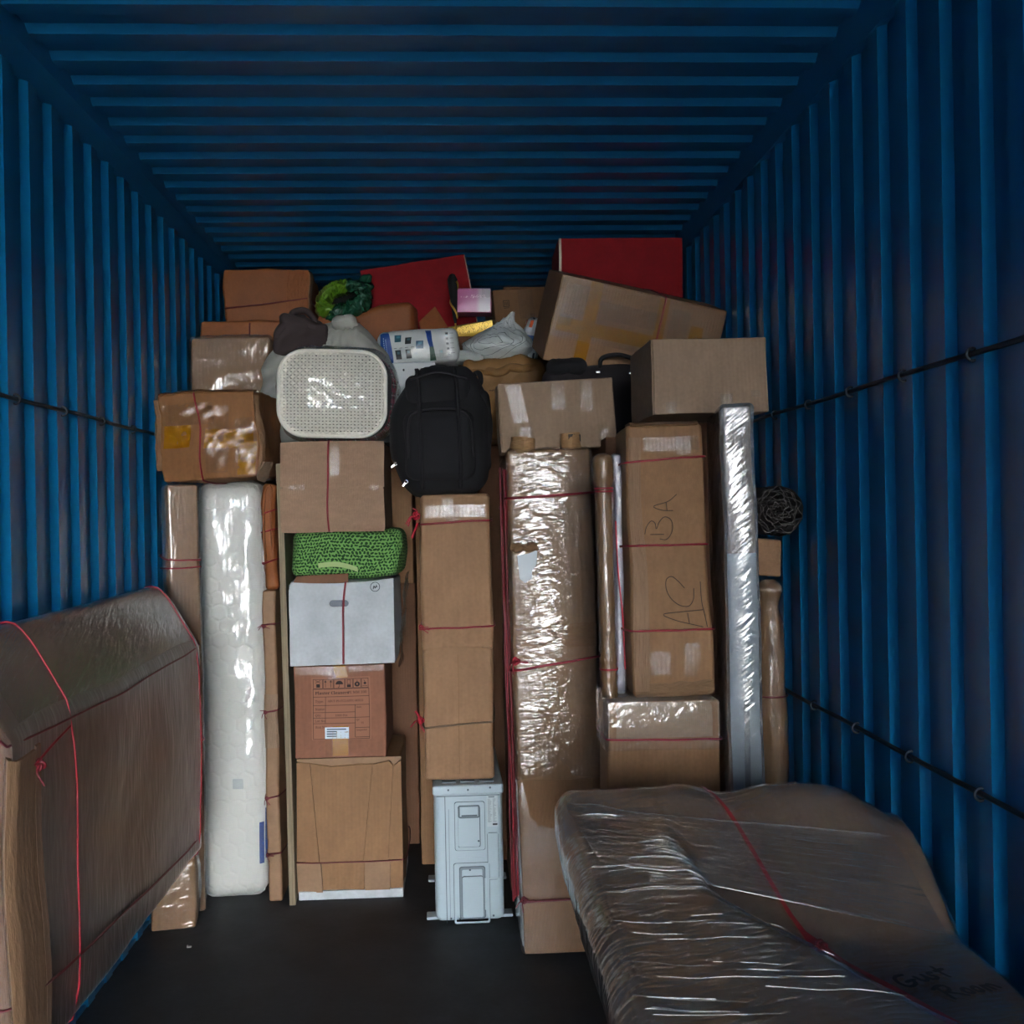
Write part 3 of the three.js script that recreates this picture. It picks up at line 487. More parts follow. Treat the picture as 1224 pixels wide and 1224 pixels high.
{
  const [g, s] = carton('carton', 'pale brown carton with folded front flaps and vertical red string, above the leaf bag', { x: -0.511, y: 1.587, zf: 4.61, w: 0.335, h: 0.29, d: 0.42, mat: M.pinkish, r: 0.005, warp: 0.005, seed: 25 });
  mesh('flap', s.slab('front', -0.168, 0.1425, 0.167, 0.289, 0.006, 0.001, 10, 6, (a, b, u, v) => [a, b + 0.004 * (1 - v) * (0.5 - u)]), M.pinkish, g);
  mesh('flap', s.slab('front', -0.170, -0.004, 0.165, 0.1385, 0.0065, 0.001, 10, 6, (a, b, u, v) => [a, b - 0.004 * u]), M.pinkish, g);
  const s2 = new Soft(0.335, 0.29, 0.438, { r: 0.005, warp: 0.005, seed: 25 });
  tapes(g, s2, M.tapeClear, [['front', -0.005, 0.18, 0.025, 0.287], ['front', -0.14, 0.134, -0.09, 0.152], ['front', 0.12, 0.13, 0.155, 0.145]]);
  twine(g, s2.loopX(-0.014, 0.035), 0.0032);
}
{ // woven plastic basket, bottom towards us, in a plaid cloth and film
  const g = thing('laundry_basket', 'white woven-pattern plastic basket on its side, bundled with plaid cloth in shiny film', 'basket', [-0.508, 1.983, -4.775], [0.05, 0.0, -0.03]);
  const W = 0.345, Hh = 0.275, R = 0.085, inside = (y) => { const k = Math.abs(y) - (Hh / 2 - R); return W / 2 - (k > 0 ? R - Math.sqrt(Math.max(0, R * R - k * k)) : 0); }, insideY = (x) => { const k = Math.abs(x) - (W / 2 - R); return Hh / 2 - (k > 0 ? R - Math.sqrt(Math.max(0, R * R - k * k)) : 0); };
  const bulgeZ = (x, y) => 0.018 * (1 - (2 * x / W) ** 2) * (1 - (2 * y / Hh) ** 2);
  const rows = [], cols = [], nr = 26, nc = 30, strip = (pts, hw, t, dir) => { const p = [], ix = []; pts.forEach(([x, y, z], i) => { for (const [s, k] of [[-1, 0], [1, 0], [1, t], [-1, t]]) p.push(x + (dir ? 0 : s * hw), y + (dir ? s * hw : 0), z + k); if (i) { const a = (i - 1) * 4, b = i * 4; for (let q = 0; q < 4; q++) { const q2 = (q + 1) % 4; ix.push(a + q, b + q, b + q2, a + q, b + q2, a + q2); } } }); const gg = new THREE.BufferGeometry(); gg.setAttribute('position', new THREE.Float32BufferAttribute(p, 3)); gg.setIndex(ix); return toCreasedNormals(gg, 0.6); };
  for (let j = 1; j < nr; j++) { const y = -Hh / 2 + j * Hh / nr, e = inside(y), pts = []; for (let i = 0; i <= 90; i++) { const x = lerp(-e, e, i / 90); pts.push([x, y + 0.0006 * Math.sin(i), bulgeZ(x, y) + 0.0024 * Math.sin(x / W * nc * Math.PI + j * Math.PI)]); } rows.push(strip(pts, 0.0041, 0.0016, true)); }
  for (let i = 1; i < nc; i++) { const x = -W / 2 + i * W / nc, e = insideY(x), pts = []; for (let k = 0; k <= 20; k++) { const y = lerp(-e, e, k / 20); pts.push([x, y, bulgeZ(x, y)]); } cols.push(strip(pts, 0.0032, 0.0014, false)); }
  const weave = mesh('woven_strips', mergeGeometries([...rows, ...cols]), M.basket, g); weave.position.set(0, 0.142, 0.155); weave.userData.kind = 'stuff';
  const ring = []; for (let i = 0; i < 64; i++) { const a = i / 64 * Math.PI * 2, cx = Math.sign(Math.cos(a)) * (W / 2 - R), cy = Math.sign(Math.sin(a)) * (Hh / 2 - R); ring.push(V(cx + R * Math.cos(a), 0.142 + cy + R * Math.sin(a), 0.155)); }
  mesh('rim', tube(ring, 0.007, true, 160, 8, 'c'), M.basket, g);
  const back = new Soft(0.34, 0.285, 0.27, { r: 0.085, warp: 0.012, seed: 26 });
  mesh('basket_wall', back.geometry(0, 0.04).translate(0.004, 0, 0.005), M.plaidDark, g);
  const pl = canvasTexture(256, 256, (c) => { c.fillStyle = '#2a1a22'; c.fillRect(0, 0, 256, 256); for (let i = 0; i < 4; i++) { c.fillStyle = 'rgba(150,40,70,0.75)'; c.fillRect(i * 64, 0, 26, 256); c.fillRect(0, i * 64, 256, 26); c.fillStyle = 'rgba(215,200,205,0.6)'; c.fillRect(i * 64 + 40, 0, 7, 256); c.fillRect(0, i * 64 + 40, 256, 7); } }); pl.wrapS = pl.wrapT = THREE.RepeatWrapping; pl.repeat.set(7, 7);
  const cloth = new Soft(0.364, 0.29, 0.24, { r: 0.1, warp: 0.02, freq: 9, crumple: 0.006, crumpleFreq: 14, seed: 27 });
  mesh('plaid_cloth', cloth.geometry(0, 0.03).translate(0.012, -0.004, -0.005), std('#ffffff', 0.9, { map: pl }), g);
  const wr = new Soft(0.372, 0.30, 0.31, { r: 0.1, warp: 0.008, seed: 28 });
  mesh('stretch_film', wr.geometry(0.004, 0.02, 0.008).translate(0.01, -0.008, 0.028), M.filmC, g);
}
{ // grey fabric bag and the dark pouch on it
  const g = thing('fabric_bag', 'light grey gathered fabric bag with a knotted top behind the woven basket', 'bag', [-0.585, 1.981, -5.10]), s = new Soft(0.45, 0.43, 0.2, { r: 0.11, warp: 0.03, freq: 6, bulge: 0.02, seed: 31, post: (q) => { const a = Math.atan2(q.x - 0.06, 0.46 - q.y), f = sstep(0.1, 0.38, q.y); q.z += 0.010 * f * Math.sin(a * 26); q.y -= 0.07 * sstep(0.04, -0.19, q.x) * f + 0.05 * sstep(0.1, 0.2, q.x) * f; return q; } });
  body(g, s, M.bagGrey, 'bag_body', 0.016);
  const k = new Soft(0.075, 0.05, 0.06, { r: 0.018, warp: 0.02, freq: 22, seed: 32, crumple: 0.004, crumpleFreq: 50 });
  mesh('knot', k.geometry(0, 0.01).translate(0.075, 0.405, 0.06), M.bagGrey, g);
  const p = thing('pouch', 'small dark brown fabric pouch with looped handle resting on the grey bag', 'bag', [-0.692, 2.381, -5.017], [0.1, 0.15, -0.12]), t = new Soft(0.155, 0.13, 0.1, { r: 0.016, warp: 0.035, freq: 12, seed: 33, crumple: 0.006, crumpleFreq: 20 });
  body(p, t, M.bagBrown, 'pouch_body', 0.012);
  mesh('pocket', t.slab('front', 0.0, 0.025, 0.068, 0.115, 0.005, 0.001), M.bagBrown, p);
  mesh('handle', tube([V(-0.05, 0.09, 0.03), V(-0.04, 0.14, 0.03), V(0.0, 0.155, 0.02), V(0.03, 0.135, 0.01), V(0.04, 0.11, 0.0)], 0.012, false, 30, 8), M.bagBrown, p);
  mesh('side_roll', tube([V(-0.07, 0.02, 0.03), V(-0.082, 0.06, 0.04), V(-0.06, 0.10, 0.05)], 0.018, false, 16, 8), M.bagBrown, p);
}

// ------------------------------------------------------------------ cargo: the top of the pile, left to right
SIZE = 1.2;
{ // knotted green bag: a rolled rim around a mouth, its inner shade painted as a black blob
  const g = thing('plastic_bag', 'crumpled lime and dark green plastic bag with an open mouth', 'bag', [-0.546, 2.646, -5.66], [0.05, 0, 0.08]);
  const arc = (a0, a1, mat, name, seed) => { const geo = new THREE.PlaneGeometry(1, 1, 110, 60), p = geo.attributes.position; for (let i = 0; i < p.count; i++) { const a = lerp(a0, a1, p.getX(i) + 0.5), b = (p.getY(i) + 0.5) * 6.2832, ca = Math.cos(a), sa = Math.sin(a), q = [(ca * (0.09 + 0.03 * Math.cos(b))), sa * (0.06 + 0.03 * Math.cos(b)), 0.03 * Math.sin(b)], w = 0.024 + 0.012 * sstep(0.2, -0.8, sa); const n = 0.009 * ridge(q[0] * 30 + seed, q[1] * 30, q[2] * 30) + 0.005 * ridge(q[0] * 70, q[1] * 70 + seed, q[2] * 70); const rr = w + n; p.setXYZ(i, ca * (0.088 + rr * Math.cos(b)), 0.088 + sa * (0.054 + rr * Math.cos(b)) + 0.012 * ca, 0.07 * Math.sin(b) * (0.8 + n * 14)); } geo.computeVertexNormals(); mat.side = THREE.DoubleSide; return mesh(name, geo, mat, g); };
  arc(1.2, 4.1, M.limePlastic, 'lime_side', 2); arc(4.0, 7.6, M.greenPlastic, 'green_side', 5);
  const tip = new Soft(0.05, 0.07, 0.03, { r: 0.014, warp: 0.02, freq: 26, seed: 4, crumple: 0.005, crumpleFreq: 50 }); mesh('green_side', tip.geometry(0, 0.008).translate(0.105, 0.12, 0), M.greenPlastic, g);
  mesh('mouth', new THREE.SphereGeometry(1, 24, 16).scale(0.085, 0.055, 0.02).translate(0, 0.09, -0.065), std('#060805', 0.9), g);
}
SIZE = 1.27;
SIZE = 1.16;
{
  const [g, s] = carton('red_box', 'dull red box tipped sideways with pale edging, left of the two red boxes', { x: -0.132, y: 2.49, zf: 5.81, w: 0.485, h: 0.425, d: 0.3, mat: M.redBox, group: 'dull red boxes at the back', r: 0.006, warp: 0.006, seed: 41, turn: [-0.12, 0, 0.155] });
  mesh('edging', s.slab('right', -0.152, 0.0, -0.134, 0.422, 0.002, 0.0005), M.cream, g); mesh('side_panel', s.slab('right', -0.13, 0.01, 0.145, 0.415, 0.002, 0.0005), M.redBox, g);
}
SIZE = 1.27;
{
  const [g, s] = carton('parcel', 'long orange-brown paper parcel tied with string below the green bag', { x: -0.444, y: 1.994, zf: 5.626, w: 0.40, h: 0.535, d: 0.13, mat: M.kraftOrange, r: 0.03, warp: 0.03, freq: 4, seed: 42, crumple: 0.004, crumpleFreq: 8, category: 'parcel', post: (q) => { q.y += 0.045 * sstep(-0.1, 0.15, q.x) * sstep(0.2, 0.5, q.y) - 0.012 * Math.exp(-(((q.x + 0.02) / 0.03) ** 2)); return q; } });
  twine(g, s.loopX(-0.02), 0.003, M.twineDark);
}
SIZE = 1.2;
{ // open box with one flap up
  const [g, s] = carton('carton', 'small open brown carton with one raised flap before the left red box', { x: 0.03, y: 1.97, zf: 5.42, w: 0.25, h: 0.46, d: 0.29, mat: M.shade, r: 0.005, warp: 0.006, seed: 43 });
  const f = new THREE.Shape(); f.moveTo(-0.055, -0.05); f.lineTo(0.075, -0.045); f.lineTo(0.012, 0.088); f.lineTo(-0.06, 0.022); f.closePath();
  const fl = mesh('flap', boxUV(new THREE.ExtrudeGeometry(f, { depth: 0.004, bevelEnabled: true, bevelSize: 0.001, bevelThickness: 0.001, bevelSegments: 1 })), M.kraftOrange, g); fl.position.set(-0.10, 0.5, 0.145); fl.rotation.set(-0.25, 0.2, 0.1);
}
SIZE = 1.22;
{
  const gold = canvasTexture(512, 128, (c, w, h) => { const r = random(5); c.fillStyle = '#fff'; c.fillRect(0, 0, w, h); c.strokeStyle = '#2c2008'; for (let i = 0; i < 240; i++) { c.lineWidth = 1 + r() * 3; c.beginPath(); const x = r() * w, y = r() * h; c.arc(x, y, 4 + r() * 9, r() * 6, r() * 6); c.stroke(); } });
  gold.wrapS = gold.wrapT = THREE.RepeatWrapping; gold.repeat.set(11, 26);
  const g = thing('gift_box', 'long flat golden patterned box lying under the pink one', 'box', [0.037, 2.528, -5.545], [0.18, -0.12, 0.14]), s = new Soft(0.30, 0.055, 0.13, { r: 0.004, warp: 0.003, seed: 44 });
  body(g, s, std('#c9a748', 0.32, { metalness: 0.5, map: gold }), 'gift_box_body');
  mesh('lid_edge', s.slab('front', -0.148, 0.001, 0.148, 0.018, 0.002, 0.0005), M.gold, g);
}
{
  const pk = canvasTexture(256, 160, (c, w, h) => { const gr = c.createLinearGradient(0, 0, w, 0); gr.addColorStop(0, '#cf6aa4'); gr.addColorStop(0.6, '#c583ac'); gr.addColorStop(0.72, '#c9b3c4'); gr.addColorStop(1, '#cfcdd6'); c.fillStyle = gr; c.fillRect(0, 0, w, h); c.fillStyle = 'rgba(255,235,245,0.5)'; const r = random(9); for (let i = 0; i < 26; i++) c.fillRect(30 + r() * 190, 40 + r() * 20, 8, 3 + r() * 8); });
  const [g, s] = carton('gift_box', 'small pink and white glossy box on the golden one', { x: 0.104, y: 2.657, zf: 5.5, w: 0.155, h: 0.098, d: 0.12, mat: M.pink, r: 0.004, warp: 0.003, seed: 45, turn: [0.02, -0.05, -0.02] });
  mesh('printed_front', s.sheet('front', -0.0755, 0.002, 0.0755, 0.096, 0.0008), std('#ffffff', 0.3, { map: pk }), g); tapes(g, s, M.tapeClear, [['front', 0.04, 0.06, 0.075, 0.096]]);
}
{
  const g = thing('umbrella', 'folded black umbrella with golden trim standing before the left red box', 'umbrella', [0.0146, 2.577, -5.37], [-0.1, 0, 0.05]);
  mesh('canopy', new THREE.LatheGeometry([[0.004, 0], [0.008, 0.02], [0.013, 0.08], [0.018, 0.15], [0.02, 0.18], [0.012, 0.2], [0.001, 0.206]].map(([a, b]) => new THREE.Vector2(a, b)), 16), M.bagBlack, g);
  const sp = []; for (let i = 0; i <= 40; i++) { const t = i / 40, a = t * 7, r = 0.008 + 0.012 * t; sp.push(V(r * Math.cos(a), 0.02 + t * 0.15, r * Math.sin(a))); } mesh('trim', tube(sp, 0.0042, false, 80, 6), M.gold, g);
  mesh('ferrule', new THREE.CylinderGeometry(0.004, 0.003, 0.03, 10).translate(0, -0.01, 0), M.gold, g);
}
SIZE = 1.27;
{
  const [g, s] = carton('carton', 'taped carton with a small printed mark in the shade behind the white plastic bag', { x: 0.405, y: 2.54, zf: 6.34, w: 0.25, h: 0.32, d: 0.3, mat: M.tanDeep, r: 0.006, warp: 0.006, seed: 46, turn: [0, 0.1, 0.09] });
  mesh('print', s.sheet('front', -0.085, 0.225, -0.05, 0.275, 0.001, 2, 2), std('#8a6848', 0.8, { map: canvasTexture(64, 96, (c) => { c.fillStyle = '#fff'; c.fillRect(0, 0, 64, 96); c.strokeStyle = c.fillStyle = '#2a1a10'; c.lineWidth = 5; c.strokeRect(8, 14, 48, 52); for (let i = 0; i < 3; i++) c.fillRect(18 + i * 12, 24, 5, 32); c.fillRect(8, 76, 48, 5); }) }), g);
  tapes(g, s, M.tapeClear, [['front', -0.01, 0.18, 0.06, 0.31], ['front', 0.04, 0.12, 0.07, 0.2]]);
  const [h] = carton('carton', 'smaller taped carton peeping over the top behind the taped carton', { x: 0.457, y: 2.54, zf: 6.731, w: 0.2, h: 0.40, d: 0.25, mat: M.tanDeep, r: 0.006, seed: 47, turn: [0, 0, 0.03] });
}
SIZE = 1.2;
{ // white shopping bag with grey line print
  const pr = canvasTexture(512, 512, (c, w, h) => { c.fillStyle = '#fff'; c.fillRect(0, 0, w, h); c.strokeStyle = '#5a6468'; c.lineWidth = 3; for (let k = 0; k < 4; k++) { c.beginPath(); for (let i = 0; i <= 30; i++) { const a = i / 30 * 6.28; c.lineTo(256 + (60 + k * 48) * Math.cos(a) * (1 + 0.2 * Math.sin(3 * a + k)), 250 + (36 + k * 34) * Math.sin(a) * (1 + 0.25 * Math.cos(2 * a + k))); } c.stroke(); } c.lineWidth = 6; c.strokeRect(70, 390, 36, 26); c.beginPath(); c.arc(88, 404, 24, 0, 7); c.stroke(); });
  pr.wrapS = pr.wrapT = THREE.RepeatWrapping;
  const g = thing('plastic_bag', 'white plastic shopping bag with grey line print gathered to a peak', 'bag', [0.21, 2.36, -5.25], [0, 0, 0]);
  const geo = new THREE.SphereGeometry(1, 60, 44), p = geo.attributes.position; for (let i = 0; i < p.count; i++) { const x = p.getX(i), y = p.getY(i), z = p.getZ(i), u = (y + 1) / 2, w = lerp(1, 0.16, sstep(0.25, 0.95, u)) , n = 0.012 * fbm(x * 3, y * 3, z * 3) + 0.010 * ridge(x * 6 + 3 * y, y * 2.2, z * 6); p.setXYZ(i, x * (0.15 + n) * w + 0.07 * u * u, u * (0.20 + n), z * (0.11 + n) * w); } geo.computeVertexNormals();
  mesh('bag_body', geo, std('#c3c9c8', 0.35, { map: again(pr, 2.4, 1.2), bumpMap: paperBump, bumpScale: 0.006 }), g);
  const h = new Soft(0.12, 0.05, 0.08, { r: 0.022, warp: 0.02, freq: 16, crumple: 0.005, crumpleFreq: 30, seed: 6 }); mesh('loose_corner', h.geometry(0, 0.012).translate(-0.125, 0.0, 0.02), std('#a9aeac', 0.4), g);
}
{
  const art = canvasTexture(256, 256, (c) => { c.fillStyle = '#c9d2d8'; c.fillRect(0, 0, 256, 256); c.fillStyle = '#1d4a86'; c.fillRect(0, 90, 256, 60); c.fillStyle = '#d2561f'; c.fillRect(40, 10, 180, 40); c.fillStyle = '#e8e2d4'; c.fillRect(60, 20, 90, 14); c.fillStyle = '#20354a'; for (let i = 0; i < 6; i++) c.fillRect(20 + i * 38, 170 + (i % 2) * 20, 20, 34); });
  const g = thing('packet', 'blue, white and orange printed packet tucked beside the tilted carton', 'packet', [0.352, 2.35, -5.33], [0.2, 0.1, -0.2]), s = new Soft(0.065, 0.20, 0.09, { r: 0.02, warp: 0.016, freq: 14, crumple: 0.003, seed: 49 });
  body(g, s, std('#ffffff', 0.4, { map: (() => { art.wrapS = art.wrapT = THREE.RepeatWrapping; art.repeat.set(9, 5); return art; })() }), 'packet_body', 0.015);
}
SIZE = 1.27;
{ // printed bag of white plastic, lying flat, blue ends
  const art = canvasTexture(640, 320, (c, w, h) => {
    c.fillStyle = '#c3c7c6'; c.fillRect(0, 0, w, h); c.fillStyle = '#123f86'; c.beginPath(); c.moveTo(0, 0); c.lineTo(80, 0); c.quadraticCurveTo(112, 160, 96, 320); c.lineTo(0, 320); c.fill();
    c.beginPath(); c.moveTo(375, 0); c.lineTo(425, 0); c.lineTo(440, 175); c.lineTo(410, 175); c.fill(); c.fillStyle = '#1d4a3a'; c.beginPath(); c.moveTo(410, 175); c.lineTo(440, 175); c.lineTo(452, 320); c.lineTo(405, 320); c.fill();
    for (const [x, y, a, b, k] of [[130, 40, 56, 70, '#1b5566'], [220, 70, 50, 66, '#20262a'], [310, 110, 56, 80, '#1b4d6b'], [128, 190, 52, 92, '#191a1c'], [222, 190, 46, 90, '#22282c'], [545, 30, 30, 100, '#b5babb'], [478, 210, 40, 70, '#aeb4b4']]) { c.fillStyle = k; c.fillRect(x, y, a, b); c.fillStyle = 'rgba(120,200,220,0.35)'; c.fillRect(x + a * 0.3, y + b * 0.15, a * 0.5, b * 0.3); }
    c.fillStyle = '#23282c'; for (let i = 0; i < 5; i++) { c.fillRect(552, 40 + i * 52, 22, 22); c.fillRect(585, 46 + i * 52, 34, 4); c.fillRect(120 + i * 50, 168, 26, 4); } c.fillStyle = '#d5dcea'; for (let i = 0; i < 9; i++) c.fillRect(34, 60 + i * 22, 5, 14), c.fillRect(52, 76 + i * 18, 4, 10);
  });
  const g = thing('packet', 'white printed plastic sack with small pictures and a blue end', 'packet', [-0.155, 2.35, -5.232], [0, 0, 0.05]), s = new Soft(0.285, 0.122, 0.2, { r: 0.02, warp: 0.014, freq: 8, bulge: 0.012, seed: 50, crumple: 0.002 });
  body(g, s, std('#bfc4c4', 0.35), 'packet_body', 0.02);
  mesh('printed_front', s.sheet('front', -0.14, 0.004, 0.14, 0.118, 0.0012, 24, 14), std('#ffffff', 0.32, { map: art }), g);
  tapes(g, s, M.tapeClear, [['front', 0.03, 0.012, 0.12, 0.03]]);
}
{
  const dots = canvasTexture(256, 256, (c) => { c.fillStyle = '#fff'; c.fillRect(0, 0, 256, 256); c.fillStyle = '#333'; const r = random(3); for (let j = 0; j < 5; j++) for (let i = 0; i < 8; i++) if (r() > 0.25) { c.beginPath(); c.arc(20 + i * 32, 26 + j * 50, 5, 0, 7); c.fill(); } });
  const [g, s] = carton('carton', 'white carton printed with rows of small dots behind the backpack', { x: -0.184, y: 1.975, zf: 5.055, w: 0.17, h: 0.292, d: 0.2, mat: M.whiteBoard, r: 0.004, warp: 0.003, seed: 51, turn: [0, 0, 0.02] });
  mesh('print', s.sheet('front', -0.084, 0.06, 0.084, 0.288, 0.0008), std('#cdd0d0', 0.7, { map: dots }), g);
  const [h, t] = carton('carton', 'narrow dark grey box wedged between the basket and the dotted carton', { x: -0.32, y: 1.975, zf: 5.017, w: 0.05, h: 0.28, d: 0.2, mat: std('#2c3134', 0.5), r: 0.004, warp: 0.003, seed: 52 });
}
{ // black backpack
  const g = thing('backpack', 'black backpack with front pocket standing on the tall brown carton', 'backpack', [-0.057, 1.73, -4.547], [-0.06, 0.05, 0.02]);
  const s = new Soft(0.30, 0.415, 0.25, { r: 0.06, warp: 0.012, freq: 6, bulge: 0.01, seed: 53, post: (q) => { const t = sstep(0.2, 0.42, q.y); q.x *= 1 - 0.36 * t * t; q.x += 0.022 * t; q.z -= 0.05 * t; q.x += 0.03 * sstep(0.16, 0, q.y) * sstep(0.02, -0.15, q.x); return q; } });
  body(g, s, M.bagBlack, 'bag_body', 0.025);
  const f = new Soft(0.215, 0.22, 0.07, { r: 0.032, warp: 0.008, freq: 9, seed: 54 });
  mesh('front_pocket', f.geometry(0, 0.02).translate(-0.005, 0.035, 0.125), M.bagBlack2, g);
  const f2 = new Soft(0.2, 0.105, 0.05, { r: 0.022, warp: 0.006, freq: 9, seed: 55 }); mesh('upper_pocket', f2.geometry(0, 0.02).translate(0.0, 0.268, 0.092), M.bagBlack2, g);
  const side = new Soft(0.06, 0.27, 0.13, { r: 0.026, warp: 0.012, freq: 10, seed: 56 }); mesh('side_pocket', side.geometry(0, 0.02).translate(0.132, 0.06, 0.02), M.bagBlack2, g);
  const z = (pts, n = 'zip') => mesh(n, tube(pts, 0.0032, false, 50, 6), M.black, g);
  z([V(-0.105, 0.10, 0.163), V(-0.102, 0.2, 0.16), V(-0.08, 0.245, 0.155), V(0, 0.255, 0.158), V(0.07, 0.245, 0.155), V(0.094, 0.2, 0.16), V(0.098, 0.10, 0.163)]); z([V(-0.09, 0.355, 0.128), V(0, 0.377, 0.126), V(0.09, 0.352, 0.13)]);
  for (const x of [-0.065, 0.055]) mesh('compression_strap', tube([V(x, 0.40, 0.05), V(x, 0.33, 0.142), V(x, 0.22, 0.167), V(x, 0.06, 0.168), V(x, 0.01, 0.12)], 0.0065, false, 40, 6), M.bagBlack2, g);
  mesh('handle', tube([V(-0.03, 0.405, -0.03), V(-0.015, 0.422, -0.03), V(0.03, 0.422, -0.03), V(0.045, 0.405, -0.03)], 0.007, false, 24, 8), M.bagBlack2, g);
  mesh('shoulder_strap', tube([V(0.10, 0.38, -0.04), V(0.135, 0.395, 0.0), V(0.14, 0.36, 0.03), V(0.118, 0.33, 0.04)], 0.009, false, 24, 8), M.bagBlack2, g);
  for (const [x, y, zz] of [[0.128, 0.33, 0.07], [-0.115, 0.03, 0.15], [-0.146, 0.095, 0.08]]) { const b = mesh('zip_pull', mergeGeometries([new THREE.TorusGeometry(0.005, 0.0016, 6, 12), rbox(0.006, 0.014, 0.003, 0.001, 0, -0.011, 0)].map((q) => q.index ? q.toNonIndexed() : q)), M.chrome, g); b.position.set(x, y, zz); b.rotation.z = x * 6; }
}
{
  const [g, s] = carton('paper_bag', 'crumpled brown paper bag with rolled top right of the backpack', { x: 0.235, y: 1.975, zf: 5.156, w: 0.285, h: 0.315, d: 0.2, mat: M.paperBag, r: 0.03, warp: 0.03, freq: 7, seed: 57, crumple: 0.009, crumpleFreq: 13, step: 0.014, category: 'bag', post: (q) => { q.y += 0.03 * noise(q.x * 12, 2, 3) * sstep(0.2, 0.3, q.y); return q; } });
  const roll = []; for (let i = 0; i <= 10; i++) roll.push(V(-0.12 + i * 0.024, 0.265 + 0.01 * noise(i * 0.8, 3, 1) + (i > 5 ? 0.012 : 0), 0.095 + 0.008 * noise(i, 7, 2))); mesh('rolled_top', tube(roll, 0.017, false, 50, 9), M.paperBag, g);
  mesh('print', s.sheet('front', -0.075, 0.19, -0.02, 0.202, 0.002, 6, 2), new THREE.MeshStandardMaterial({ color: '#3d2a17', roughness: 0.8, alphaTest: 0.5, alphaMap: (() => { const t = canvasTexture(128, 32, (c) => { c.fillStyle = '#000'; c.fillRect(0, 0, 128, 32); c.fillStyle = '#fff'; c.font = 'bold 24px sans-serif'; c.fillText('mythi', 22, 23); }); t.colorSpace = THREE.NoColorSpace; return t; })() }), g);
}
SIZE = 1.118;
{
  const g = thing('suitcase', 'dark soft suitcase with carry handle in shadow behind the pale cartons', 'suitcase', [0.598, 1.937, -4.5], [0, 0, 0]), s = new Soft(0.42, 0.265, 0.12, { r: 0.035, warp: 0.01, seed: 58, post: (q) => { q.y += 0.02 * noise(q.x * 9, 1, 1) * sstep(0.15, 0.26, q.y); return q; } });
  body(g, s, M.suitcase, 'case_body', 0.03); mesh('front_pocket', s.slab('front', -0.17, 0.02, 0.17, 0.22, 0.012, 0.001), M.suitcase, g);
  mesh('handle', tube([V(0.0, 0.262, 0.04), V(0.01, 0.30, 0.045), V(0.07, 0.31, 0.045), V(0.13, 0.29, 0.045), V(0.145, 0.26, 0.04)], 0.008, false, 30, 8), M.bagBlack2, g);
  const r = new Soft(0.14, 0.06, 0.09, { r: 0.025, warp: 0.02, freq: 14, seed: 59, crumple: 0.004 }); mesh('top_pocket', r.geometry(0, 0.015).translate(-0.12, 0.235, 0.03), M.bagBlack2, g);
  for (const [x, y, zz] of [[-0.01, 0.245, 0.065], [0.11, 0.24, 0.065], [-0.19, 0.19, 0.065]]) mesh('buckle', rbox(0.016, 0.008, 0.006, 0.002, x, y, zz), M.chrome, g);
}
SIZE = 1;
{ // second red box, high on the right
  const [g, s] = carton('red_box', 'dull red box standing upright at the top right of the pile', { x: 0.81, y: 2.45, zf: 5.2, w: 0.595, h: 0.50, d: 0.4, mat: M.redBox, group: 'dull red boxes at the back', r: 0.006, warp: 0.005, seed: 61 });
  mesh('edging', s.slab('front', -0.297, 0.0, -0.285, 0.498, 0.002, 0.0005), M.cream, g);
}
SIZE = 1.04;
{ // tilted carton with crossed tape
  const g = thing('carton', 'long tilted carton under crossed yellow tape and film, below the right red box', 'box', [0.708, 2.258, -4.72], [0.286, 0.066, -0.203]), s = new Soft(0.687, 0.335, 0.344, { r: 0.006, warp: 0.006, freq: 3, seed: 62 });
  body(g, s, M.tan); 
  tapes(g, s, M.tapeBrown, [['front', -0.225, 0.0, -0.175, 0.333], ['front', -0.325, 0.125, 0.08, 0.178], ['front', 0.075, 0.0, 0.115, 0.33, (a, b, u, v) => [a - 0.015 * v, b]], ['front', 0.21, 0.17, 0.26, 0.25, (a, b, u, v) => [a + 0.012 * (1 - v) * u, b]]]);
  tapes(g, s, M.tapeClear, [['front', -0.32, 0.18, -0.23, 0.312], ['front', -0.17, 0.2, 0.07, 0.27], ['front', 0.12, 0.12, 0.2, 0.3], ['front', -0.32, 0.15, -0.27, 0.19]]);
  mesh('stretch_film', s.sheet('front', -0.34, 0.1, 0.34, 0.333, 0.004, 40, 20), film(again(crumples, 1.5, 1.5), 0.003, 0.12, 0.97), g);
  twine(g, s.loopX(0.085, -0.03, 0.006), 0.0034);
  mesh('side_panel', s.slab('left', -0.17, 0.002, 0.17, 0.333, 0.003, 0.0005), M.tanDeep, g); mesh('top_shade_panel', s.slab('top', -0.34, -0.17, 0.34, 0.17, 0.003, 0.0005), M.tanDeep, g);  // deeper tan on side and top paints in the shade of those faces
}
SIZE = 1;
{
  const [g, s] = carton('carton', 'plain grey-brown carton on top of the silver parcel at right', { x: 0.828, y: 1.957, zf: 3.5, w: 0.375, h: 0.242, d: 0.4, mat: M.grey, r: 0.005, warp: 0.005, seed: 63, turn: [0, 0.01, 0.015] });
  tapes(g, s, M.tapeClear, [['front', -0.15, 0.004, -0.115, 0.04], ['front', 0.03, 0.0, 0.07, 0.06], ['front', 0.13, 0.05, 0.16, 0.07]]);
  mesh('flap', s.slab('left', -0.196, 0.002, 0.196, 0.24, 0.004, 0.0005, 8, 6), M.grey, g);
}
SIZE = 1.184;
